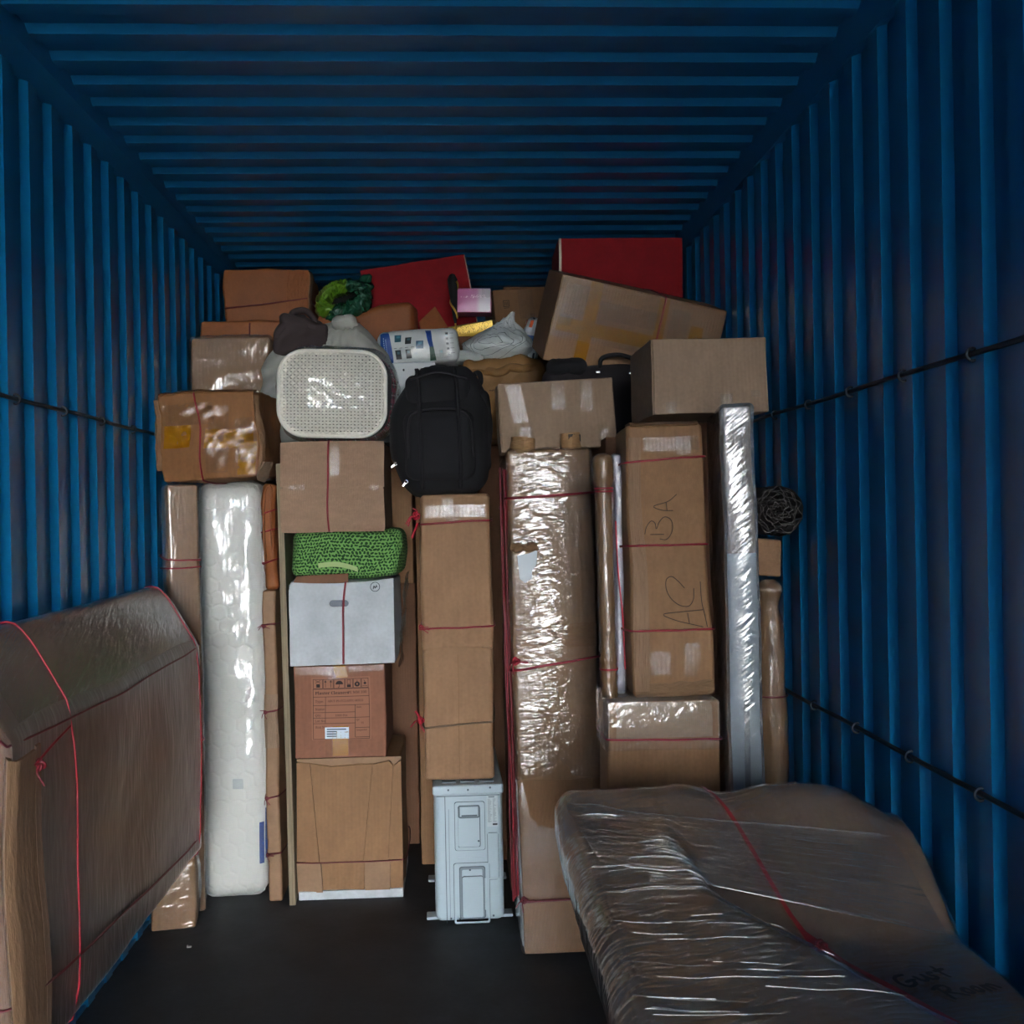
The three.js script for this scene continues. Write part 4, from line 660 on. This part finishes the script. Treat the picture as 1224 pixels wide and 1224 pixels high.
{
  const [g, s] = carton('carton', 'grey-brown carton with strips of shiny clear tape above the tall film-wrapped carton', { x: 0.405, y: 1.887, zf: 4.215, w: 0.374, h: 0.226, d: 0.16, mat: M.grey, r: 0.005, warp: 0.005, seed: 64, turn: [0, 0.02, 0.05] });
  tapes(g, s, M.tapeClear, [['front', -0.155, 0.095, -0.105, 0.218, (a, b, u, v) => [a - 0.02 * v + 0.01, b]], ['front', -0.13, 0.03, -0.09, 0.08], ['front', -0.02, 0.13, 0.025, 0.218], ['front', 0.075, 0.12, 0.115, 0.22], ['front', 0.13, 0.0, 0.16, 0.06]]);
  mesh('flap', s.slab('left', -0.078, 0.002, 0.078, 0.22, 0.004, 0.0005, 8, 6), M.grey, g);
}

SIZE = 1.27;
// ------------------------------------------------------------------ cargo: middle and right fronts
{ // outdoor unit of an air conditioner, end on
  const g = thing('air_conditioner', 'pale grey outdoor air conditioner unit standing end-on on the floor', 'appliance', [0.023, 0, -4.756], [0, 0.012, 0]);
  const s = new Soft(0.218, 0.425, 0.56, { r: 0.022, warp: 0, bulge: 0 }), zf = 0.28;
  mesh('casing', s.geometry(0, 0.08).translate(0, 0.008, 0), M.acBody, g);
  mesh('top_cover', new Soft(0.224, 0.032, 0.566, { r: 0.008, warp: 0, bulge: 0 }).geometry(0, 0.1).translate(0, 0.408, 0), M.acBody, g);
  for (let i = 0; i < 3; i++) mesh('top_rib', rbox(0.045, 0.005, 0.5, 0.002, -0.06 + i * 0.06, 0.441, 0), M.acDark, g);
  const ringOf = (x0, x1, y0, y1, w, t, name, mat = M.acBody, r = 0.008) => { const rr = (sh, x0, x1, y0, y1, r) => { sh.moveTo(x0 + r, y0); sh.lineTo(x1 - r, y0); sh.quadraticCurveTo(x1, y0, x1, y0 + r); sh.lineTo(x1, y1 - r); sh.quadraticCurveTo(x1, y1, x1 - r, y1); sh.lineTo(x0 + r, y1); sh.quadraticCurveTo(x0, y1, x0, y1 - r); sh.lineTo(x0, y0 + r); sh.quadraticCurveTo(x0, y0, x0 + r, y0); }; const sh = new THREE.Shape(); rr(sh, x0, x1, y0, y1, r); if (w) { const ho = new THREE.Path(); rr(ho, x0 + w, x1 - w, y0 + w, y1 - w, Math.max(0.001, r - w)); sh.holes.push(ho); } return mesh(name, new THREE.ExtrudeGeometry(sh, { depth: t, bevelEnabled: true, bevelSize: 0.0008, bevelThickness: 0.0008, bevelSegments: 2, curveSegments: 6 }).translate(0, 0, zf), mat, g); };
  ringOf(-0.042, 0.05, 0.235, 0.385, 0.008, 0.003, 'handle_frame'); ringOf(-0.034, 0.036, 0.243, 0.372, 0, 0.0008, 'service_panel', M.acBody); ringOf(-0.030, 0.034, 0.337, 0.374, 0.003, 0.002, 'grip_frame', M.acDark, 0.004); ringOf(-0.022, 0.028, 0.344, 0.364, 0, 0.002, 'grip', M.acBody, 0.002); mesh('grip_slot', rbox(0.05, 0.005, 0.003, 0.001, 0.003, 0.343, zf + 0.002), M.acLine, g);
  ringOf(-0.048, 0.062, 0.004, 0.192, 0.004, 0.002, 'panel_ridge'); ringOf(-0.030, 0.048, 0.02, 0.180, 0.006, 0.003, 'valve_frame', M.acDark, 0.012); ringOf(-0.022, 0.042, 0.024, 0.15, 0, 0.007, 'valve_cover', M.acBody, 0.006); mesh('valve_side', rbox(0.006, 0.10, 0.006, 0.002, 0.05, 0.095, zf + 0.004), M.acBody, g);
  ringOf(0.060, 0.092, 0.14, 0.285, 0.002, 0.0015, 'panel_ridge', M.acBody, 0.003); mesh('panel_ridge', rbox(0.085, 0.003, 0.003, 0.001, 0.005, 0.21, zf + 0.001), M.acBody, g);
  mesh('panel_gap', rbox(0.0022, 0.40, 0.0016, 0.0005, -0.073, 0.206, zf + 0.0002), M.acLine, g); mesh('panel_gap', rbox(0.0016, 0.35, 0.0014, 0.0005, -0.062, 0.19, zf + 0.0002), M.acDark, g); mesh('panel_gap', rbox(0.2, 0.0022, 0.0016, 0.0005, 0, 0.406, zf + 0.0025), M.acLine, g);
  for (const q of [[-0.0435, 0.0515, 0.2335, 0.3865], [-0.0345, 0.0365, 0.2425, 0.3725], [-0.0315, 0.0355, 0.336, 0.3755], [-0.0495, 0.0635, 0.0025, 0.1935], [-0.0315, 0.0495, 0.0185, 0.1815], [-0.0235, 0.0435, 0.0225, 0.1515], [0.0588, 0.0932, 0.1388, 0.2862]]) ringOf(...q, 0.0014, q[0] === -0.0235 ? 0.0035 : q[0] === -0.0315 ? 0.0028 : 0.001, 'panel_gap', M.acLine);  // dark rings paint in shade lines around the frames and covers
  const spec = canvasTexture(128, 320, (c, w, h) => { c.fillStyle = '#b9c4c8'; c.fillRect(0, 0, w, h); c.fillStyle = '#66727a'; c.fillRect(20, 8, 70, 12); const r = random(8); for (let i = 0; i < 26; i++) { c.fillRect(10, 34 + i * 9.5, 24 + r() * 30, 3); c.fillRect(70, 34 + i * 9.5, 14 + r() * 30, 3); } c.fillStyle = '#23282c'; c.fillRect(66, 288, 54, 18); });
  mesh('spec_sticker', new THREE.PlaneGeometry(0.035, 0.098).translate(0.076, 0.355, zf + 0.0012), std('#ffffff', 0.5, { map: spec }), g);
  for (const [x, y, z] of [[-0.062, 0.426, 0.0035], [0.07, 0.43, 0.0035], [0.0, 0.425, 0.0035], [-0.032, 0.018, 0], [0.074, 0.024, 0], [-0.06, 0.02, 0], [0.031, 0.262, 0.001], [0.002, 0.172, 0.003]]) mesh('screw', new THREE.CylinderGeometry(0.0032, 0.0032, 0.003, 10).rotateX(Math.PI / 2).translate(x, y, zf + z), M.acLine, g);
  for (const [x, z] of [[-0.118, 0.21], [0.118, 0.21], [-0.118, -0.15], [0.118, -0.15]]) mesh('foot', rbox(0.04, 0.01, 0.05, 0.003, x, 0.006, z), M.acBody, g);
}
{
  const [g, s] = carton('carton', 'tall plain tan telescopic carton standing on the air conditioner', { x: -0.003, y: 0.568, zf: 4.445, w: 0.222, h: 0.908, d: 0.34, mat: M.tan, r: 0.014, warp: 0.006, freq: 4, bulge: 0.005, seed: 71 });
  const up = new Soft(0.228, 0.5, 0.35, { r: 0.014, warp: 0.006, freq: 4, bulge: 0.006, seed: 72, post: (q) => { q.y += 0.008 * noise(q.x * 12, 1, 1) * sstep(0.1, 0, q.y); q.x *= 1 - 0.05 * q.y; return q; } });
  mesh('upper_sleeve', up.geometry(0, 0.05).translate(0, 0.412, 0), M.tan, g);
  const at = (list, mat) => list.forEach((l) => { mesh('tape', up.sheet(l[0], l[1], l[2], l[3], l[4], 0.0016, 10, 10).translate(0, 0.412, 0), mat, g); });
  at([['front', -0.1, 0.425, 0.1, 0.465], ['front', -0.045, 0.43, -0.005, 0.495], ['front', -0.03, 0.41, 0.012, 0.425]], M.tapeClear);
  mesh('crease', s.slab('front', -0.002, 0.02, 0.0, 0.4, 0.0012, 0.0002, 2, 10), M.tanDeep, g);
  const st = (y, sl, r) => { const pts = up.loopY(y, 0, sl); return pts.map((p) => V(p.x, p.y + 0.412, p.z)); };
  twine(g, st(0.41, 0.05), 0.0032); twine(g, st(0.075, 0.03), 0.0032); twine(g, s.loopY(0.178, 0, 0.06), 0.0032, M.kraftPale);
  knot(g, [-0.125, 0.845, 0.12], 0.016, M.cord); knot(g, [-0.122, 0.19, 0.15], 0.014, M.cord); knot(g, [-0.115, 0.49, 0.172], 0.010);
  strand(g, [V(-0.122, 0.185, 0.172), V(-0.128, 0.21, 0.178), V(-0.138, 0.225, 0.18)], 0.004, M.cord); strand(g, [V(-0.12, 0.82, 0.172), V(-0.128, 0.80, 0.182), V(-0.138, 0.775, 0.186)], 0.0045, M.cord);
}
{ // tall film-wrapped carton
  const g = thing('carton', 'tallest film-wrapped carton, floor to chest height, with a torn white patch', 'box', [0.378, 0, -4.331], [-0.055, 0, 0.012]), s = new Soft(0.246, 1.475, 0.46, { r: 0.01, warp: 0.008, freq: 3, bulge: 0.006, seed: 73 });
  body(g, s, M.wrapped); 
  mesh('lower_sleeve', s.slab('front', -0.122, 0.004, 0.122, 0.5, 0.003, 0.001, 8, 14), M.tanDeep, g);
  mesh('seam_band', s.slab('front', -0.122, 0.885, 0.122, 0.955, 0.002, 0.001, 8, 4), M.tanDeep, g);
  const ud = new Soft(0.246, 0.97, 0.46, { r: 0.01, warp: 0.008, freq: 3, bulge: 0.006, seed: 73 });
  mesh('stretch_film', ud.geometry(0.005, 0.02, 0.0018).translate(0, 0.505, 0), M.filmH, g);
  mesh('stretch_film', new Soft(0.246, 0.5, 0.46, { r: 0.01, warp: 0.008, freq: 3, seed: 73 }).geometry(0.005, 0.03, 0.002).translate(0, 0.004, 0), film(again(pleats, 0.7, 0.7, 1.57), 0.0015, 0.2, 0.95), g);
  const tear = new THREE.Shape(); [[-0.105, 1.16], [-0.07, 1.165], [-0.045, 1.175], [-0.05, 1.13], [-0.062, 1.115], [-0.066, 1.09], [-0.085, 1.078], [-0.1, 1.09]].forEach(([x, y], i) => (i ? tear.lineTo(x, y) : tear.moveTo(x, y))); tear.closePath();
  mesh('torn_patch', new THREE.ExtrudeGeometry(tear, { depth: 0.002, bevelEnabled: false }).translate(0, 0, 0.242), M.foam, g);
  const rag = new Soft(0.08, 0.025, 0.012, { r: 0.004, warp: 0.012, freq: 40, seed: 74, crumple: 0.004, crumpleFreq: 70 }); mesh('torn_edge', rag.geometry(0, 0.005).translate(-0.082, 1.172, 0.24), M.brown, g);
  mesh('inner_board', s.slab('left', -0.05, 0.02, 0.215, 0.5, 0.003, 0.001, 6, 8), M.foam, g);
  for (const [y, r] of [[1.335, 0.06], [0.838, 0.14], [0.157, 0.02]]) twine(g, s.loopY(y, 0, r, 0.012), 0.0036, y < 0.5 ? M.twineDark : M.twine);
  knot(g, [-0.12, 0.85, 0.245], 0.014); knot(g, [-0.118, 0.16, 0.245], 0.012, M.twineDark);
  for (let k = 0; k < 4; k++) { const pts = []; for (let i = 0; i <= 14; i++) { const t = i / 14; pts.push(V(-0.133 - 0.006 * k + 0.006 * noise(t * 4, k, 1), lerp(1.42, 0.16, t), 0.19 + 0.018 * k + 0.012 * noise(t * 3 + k, 2, 2))); } mesh('string', tube(pts, 0.0034, false, 60, 5), k % 2 ? M.twineDark : M.twine, g); }
  // two paper-wrapped roll ends standing out of the top
  const cap = (x, r, h, ang) => { const geo = new THREE.CylinderGeometry(r, r * 1.06, h, 28, 8, true), p = geo.attributes.position; for (let i = 0; i < p.count; i++) { const n = 1 + 0.12 * noise(p.getX(i) * 40, p.getY(i) * 30, p.getZ(i) * 40 + x * 9); p.setX(i, p.getX(i) * n); p.setZ(i, p.getZ(i) * n); } geo.computeVertexNormals(); const m = mesh('roll_end', geo, std('#ae8459', 0.66, { side: THREE.DoubleSide, map: paperMap, bumpMap: paperBump, bumpScale: 0.006 }), g); m.position.set(x, 1.475 + h / 2 - 0.012, 0.198); m.rotation.z = ang; };
  cap(0.07, 0.03, 0.06, 0.05); cap(-0.075, 0.036, 0.05, -0.1);
  mesh('roll_core', new THREE.CylinderGeometry(0.03, 0.03, 0.02, 20).translate(0.071, 1.508, 0.198), M.wood, g);
}
SIZE = 1;
{ // taped paper roll
  const g = thing('paper_roll', 'narrow shiny taped brown roll with a bulbous top standing beside the tall carton', 'roll', [0.468, 1.065, -3.40], [-0.05, 0, 0.004]);
  const pr = []; for (let i = 0; i <= 90; i++) { const y = i / 90 * 0.765, r = 0.0235 + 0.0075 * sstep(0.64, 0.69, y) - 0.002 * Math.exp(-(((y - 0.66) / 0.012) ** 2)) + 0.0012 * noise(y * 30, 1, 1) + (y < 0.13 ? 0.004 * noise(y * 60, 5, 1) : 0); pr.push(new THREE.Vector2(y > 0.745 ? r * Math.sqrt(Math.max(0.0, 1 - ((y - 0.745) / 0.021) ** 2)) : r, y)); }
  const lathe = new THREE.LatheGeometry(pr, 28); mapped(lathe, (x, y, z) => V(x * (1 + 0.06 * noise(y * 9, Math.atan2(x, z), 2)), y, z * (1 + 0.06 * noise(y * 11, 3, Math.atan2(x, z)))));
  lathe.computeVertexNormals(); mesh('paper', lathe, kraft('#8b6540'), g);
  const fl = lathe.clone(); mapped(fl, (x, y, z) => { const l = Math.hypot(x, z) || 1, k = 1 + 0.003 / Math.max(l, 0.004); return V(x * k, y + 0.001, z * k); }); mesh('tape_layer', fl, film(again(crumples, 1, 3), 0.0016, 0.08, 0.97), g);
  for (const [y, r] of [[0.655, 0.0285], [0.645, 0.0275], [0.09, 0.0275]]) mesh('string', new THREE.TorusGeometry(r, 0.0034, 6, 32).rotateX(Math.PI / 2 + 0.08).translate(0, y, 0), M.twine, g);
}
{
  const [g, s] = carton('foam_sheet', 'thin lavender-grey wrapped sheet standing between the shiny roll and the lettered carton', { x: 0.517, y: 1.065, zf: 3.46, w: 0.028, h: 0.76, d: 0.22, mat: M.lavender, r: 0.008, warp: 0.008, seed: 75, category: 'sheet' });
  wrap(g, s, M.filmC, 0.003, 0.002);
  strand(g, [V(-0.012, 0.55, 0.117), V(-0.008, 0.4, 0.119), V(0.004, 0.25, 0.119), V(0.01, 0.08, 0.118)], 0.0028, M.cord);
}
{
  const [g, s] = carton('carton', 'wide film-banded carton standing under the lettered carton', { x: 0.624, y: 0, zf: 3.33, w: 0.344, h: 1.062, d: 0.22, mat: M.tanDeep, r: 0.009, warp: 0.008, freq: 3, seed: 76 });
  mesh('stretch_film', new Soft(0.344, 0.15, 0.22, { r: 0.009, warp: 0.008, freq: 3, seed: 76 }).geometry(0.006, 0.014, 0.004).translate(0, 0.918, 0), M.filmC, g);
  mesh('top_band', s.slab('front', -0.175, 0.95, 0.174, 1.058, 0.002, 0.0005), M.grey, g);
  twine(g, s.loopY(0.945, 0, -0.02, 0.009), 0.0034);
}
{ // carton with hand-lettered BA and AC
  const ink2 = std('#2a201c', 0.7);
  const g = thing('carton', 'tall brown carton hand-lettered BA and AC with three red strings', 'box', [0.662, 1.07, -3.45], [-0.03, -0.02, 0.014]), s = new Soft(0.248, 0.84, 0.22, { r: 0.016, warp: 0.01, freq: 4, bulge: 0.006, seed: 77, crumple: 0.0015, crumpleFreq: 12 });
  body(g, s, M.tanDeep);
  mesh('corner_fold', s.slab('front', -0.116, 0.02, -0.075, 0.80, 0.006, 0.0005, 5, 12, (a, b, u, v) => [a + 0.006 * u * Math.sin(v * 6), b]), M.kraftTan, g);
  mesh('flap', s.slab('front', -0.07, 0.53, 0.12, 0.735, 0.0025, 0.0005, 8, 6), M.tanDeep, g);
  mesh('top_fold', s.slab('top', -0.11, 0.01, 0.11, 0.115, 0.008, 0.0005, 12, 5, (a, b, u, v) => [a, b + 0.006 * noise(a * 40, 2, 2)]), M.brown, g);
  mesh('bottom_fold', s.slab('front', -0.115, 0.002, 0.122, 0.045, 0.004, 0.0005, 14, 4, (a, b, u, v) => [a, b + 0.008 * v * noise(a * 30, 4, 2)]), M.kraftBrown, g);
  tapes(g, s, M.tapeClear, [['front', -0.07, 0.755, 0.11, 0.80], ['front', 0.04, 0.74, 0.085, 0.8], ['front', 0.03, 0.06, 0.08, 0.16], ['front', -0.07, 0.07, -0.01, 0.14]]);
  for (const [y, r] of [[0.728, 0.06], [0.465, 0.0], [0.205, -0.01]]) twine(g, s.loopY(y, 0, r, 0.009), 0.0034);
  // letters lie on their side, reading upwards: each stroke in metres on the front
  for (const stroke of [
    [[-0.058, 0.499], [-0.014, 0.499]], [[-0.075, 0.5], [-0.068, 0.523], [-0.052, 0.541], [-0.041, 0.534], [-0.038, 0.516], [-0.027, 0.538], [-0.01, 0.553], [0.008, 0.546], [0.015, 0.524], [0.008, 0.498], [-0.008, 0.483], [-0.028, 0.485]],
    [[0.032, 0.621], [0.005, 0.601], [-0.043, 0.585], [-0.018, 0.574], [0.018, 0.572]], [[-0.003, 0.597], [-0.001, 0.571]],
    [[0.048, 0.334], [0.028, 0.356], [0.007, 0.37], [-0.009, 0.363], [-0.012, 0.335], [0.002, 0.304], [0.03, 0.281], [0.057, 0.278], [0.073, 0.298], [0.077, 0.332]],
    [[0.099, 0.264], [0.039, 0.261], [-0.026, 0.254], [0.011, 0.235], [0.055, 0.221], [0.093, 0.21]], [[0.05, 0.256], [0.052, 0.223]], [[0.098, 0.352], [0.098, 0.288], [0.102, 0.253], [0.106, 0.209]],
  ]) mesh('pen_stroke', tube(stroke.map(([a, b]) => s.P(a, b, 0.11, 0.0055)), 0.0011, false, stroke.length * 8, 5, 'c'), ink2, g);
}
{ // long panel in silver film
  const g = thing('slim_parcel', 'tall slim parcel with silvery film front and brown cardboard sides', 'parcel', [0.884, 0, -3.39], [-0.02, -0.13, 0.011]), s = new Soft(0.084, 1.95, 0.4, { r: 0.007, warp: 0.006, freq: 3, seed: 78 });
  body(g, s, M.wrapped, 'parcel_body');
  mesh('foam_front', s.slab('front', -0.041, 0.02, 0.041, 1.51, 0.004, 0.0008, 5, 24), M.foam, g);
  mesh('foam_groove', s.slab('front', -0.008, 0.02, 0.008, 1.09, 0.0065, 0.0008, 4, 20, (a, b, u, v) => [a + 0.004 * Math.sin(v * 8), b]), std('#3f464a', 0.4), g);
  mesh('stretch_film', s.geometry(0.008, 0.015, 0.002), M.filmSilver, g);
}
{ // rug roll, end on, with crinkled shaggy layers
  const g = thing('rolled_rug', 'rolled shaggy dark grey rug seen end-on beside the silver parcel', 'rug', [1.063, 1.555, -3.58]);
  const R = 0.082, layers = [], pale = [];
  for (let k = 0; k < 4; k++) { const pos = [], ix = [], n = 220; for (let i = 0; i <= n; i++) { const t = i / n, a = t * 6.28 * 2.2 + k * 1.57, r = (0.012 + t * (R - 0.016)) * (1 + 0.10 * noise(a * 1.3, k * 3, 1) * t) + 0.026 * noise(a * 1.9, k * 7, 3) * sstep(0, 0.4, t) * sstep(1.15, 0.8, t) + 0.008 * noise(a * 6, k * 5, 9); for (const z of [0.012 + 0.016 * noise(a * 2.2, k, 5), -0.07]) pos.push(r * Math.cos(a), R + r * Math.sin(a), z); if (i) { const b = i * 2; ix.push(b - 2, b, b - 1, b - 1, b, b + 1); } } const q = new THREE.BufferGeometry(); q.setAttribute('position', new THREE.Float32BufferAttribute(pos, 3)); q.setIndex(ix); q.computeVertexNormals(); layers.push(q); const edge = []; for (let i = 0; i <= n; i += 4) edge.push(V(pos[i * 6], pos[i * 6 + 1], pos[i * 6 + 2])); pale.push(tube(edge, 0.0011, false, 220, 4)); }
  mesh('rug_layers', mergeGeometries(layers), std('#4c4644', 0.95, { side: THREE.DoubleSide }), g); mesh('backing_edge', mergeGeometries(pale), M.rugPale, g);
  const c = new THREE.CylinderGeometry(R, R, 0.42, 60, 30, true).rotateX(Math.PI / 2).translate(0, R, -0.2), p = c.attributes.position; for (let i = 0; i < p.count; i++) { const x = p.getX(i), y = p.getY(i) - R, a = Math.atan2(y, x), k = 1 + 0.05 * noise(a * 5, p.getZ(i) * 30, 2) + (p.getZ(i) > -0.02 ? 0.02 : 0); p.setX(i, x * k); p.setY(i, R + y * k); } c.computeVertexNormals(); mesh('rug_back', c, std('#3f3a39', 0.95, { side: THREE.DoubleSide, bumpMap: clothBump, bumpScale: 0.004 }), g);
  mesh('rug_core', new THREE.CircleGeometry(R * 0.98, 30).translate(0, R, -0.06), std('#221e1d', 1), g);
}
{
  const [g, s] = carton('carton', 'small tan carton wedged under the rolled rug', { x: 1.052, y: 1.415, zf: 3.68, w: 0.10, h: 0.125, d: 0.3, mat: M.tan, r: 0.008, warp: 0.008, seed: 79, turn: [0, 0, -0.08] });
  mesh('flap', s.slab('front', -0.042, 0.01, 0.042, 0.098, 0.003, 0.0005), M.tan, g);
}
{ // bulbous paper-wrapped pole at the right wall
  const g = thing('paper_roll', 'paper-wrapped pole with lumpy taped top against the right blue wall', 'roll', [1.064, 0, -3.66], [0, 0, 0.008]);
  const geo = new THREE.CylinderGeometry(1, 1, 1, 40, 110), p = geo.attributes.position; for (let i = 0; i < p.count; i++) { const x = p.getX(i), z = p.getZ(i), y = (p.getY(i) + 0.5) * 1.405, l = Math.hypot(x, z), a = Math.atan2(z, x); const r = (0.045 - 0.012 * sstep(1.25, 1.31, y) * sstep(1.38, 1.32, y) + 0.004 * Math.sin(y * 9) + 0.006 * noise(Math.cos(a) * 1.5, y * 8, Math.sin(a) * 1.5) - (y > 1.37 ? 0.03 * ((y - 1.37) / 0.035) ** 2 : 0)); p.setXYZ(i, x / (l || 1) * r * Math.min(1, l), y, z / (l || 1) * r * 1.1 * Math.min(1, l)); } smooth(geo);
  mesh('paper', geo, kraft('#8e6946'), g);
  const fl = geo.clone(); mapped(fl, (x, y, z) => { const l = Math.hypot(x, z) || 1, k = 1 + 0.004 / Math.max(l, 0.004); return V(x * k, y + 0.002, z * k); }); mesh('stretch_film', fl, film(again(crumples, 1.5, 3), 0.005, 0.12, 0.96), g);
  mesh('string', new THREE.TorusGeometry(0.052, 0.0032, 6, 40).rotateX(Math.PI / 2).scale(1, 1, 1.08).translate(0, 1.015, 0), M.twineDark, g);
}
SIZE = 1.27;
{
  const [g, s] = carton('carton', 'small film-wrapped carton on the floor below the left furniture', { x: -1.166, y: 0, zf: 4.458, w: 0.138, h: 0.268, d: 0.09, mat: M.tanDeep, r: 0.008, warp: 0.008, seed: 81, turn: [0, 0.16, 0.01] });
  wrap(g, s, M.filmH, 0.004, 0.004, 0.014);
  const teeth = []; for (let i = 0; i < 16; i++) teeth.push(rbox(0.006, 0.012, 0.004, 0.001, -0.06 + i * 0.008, 0.272 + 0.003 * noise(i, 1, 1), 0.043)); mesh('torn_edge', mergeGeometries(teeth), M.dark, g);
}
mesh('plastic_scrap', mergeGeometries([rbox(0.016, 0.004, 0.012, 0.001, 0, 0.002, 0), rbox(0.003, 0.008, 0.012, 0.001, -0.007, 0.004, 0)]), std('#b9b9b6', 0.4), null).position.set(-1.054, 0, -4.27);
scene.children[scene.children.length - 1].userData = { label: 'tiny pale scrap of plastic lying on the dark floor near the left furniture', category: 'scrap' };

SIZE = 1;
// ------------------------------------------------------------------ cartons in the rows behind, seen in the gaps
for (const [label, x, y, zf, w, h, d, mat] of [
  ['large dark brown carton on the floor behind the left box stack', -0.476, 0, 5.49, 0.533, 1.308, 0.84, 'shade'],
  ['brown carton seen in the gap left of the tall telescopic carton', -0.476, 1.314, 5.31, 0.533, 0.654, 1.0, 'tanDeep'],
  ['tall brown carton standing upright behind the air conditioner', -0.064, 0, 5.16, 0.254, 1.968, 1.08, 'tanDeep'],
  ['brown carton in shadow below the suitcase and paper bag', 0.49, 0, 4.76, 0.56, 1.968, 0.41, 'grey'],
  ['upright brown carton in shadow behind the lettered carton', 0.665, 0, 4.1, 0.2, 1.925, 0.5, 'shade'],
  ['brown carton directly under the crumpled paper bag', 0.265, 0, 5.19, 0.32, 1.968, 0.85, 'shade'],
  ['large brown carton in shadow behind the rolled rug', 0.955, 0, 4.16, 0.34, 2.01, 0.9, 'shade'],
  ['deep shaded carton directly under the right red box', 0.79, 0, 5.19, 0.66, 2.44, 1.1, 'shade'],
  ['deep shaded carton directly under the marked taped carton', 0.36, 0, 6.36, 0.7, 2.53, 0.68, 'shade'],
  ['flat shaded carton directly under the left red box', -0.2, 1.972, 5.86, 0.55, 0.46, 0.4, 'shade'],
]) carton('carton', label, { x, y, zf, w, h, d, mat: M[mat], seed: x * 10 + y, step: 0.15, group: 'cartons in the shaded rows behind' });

renderer.render(scene, camera);
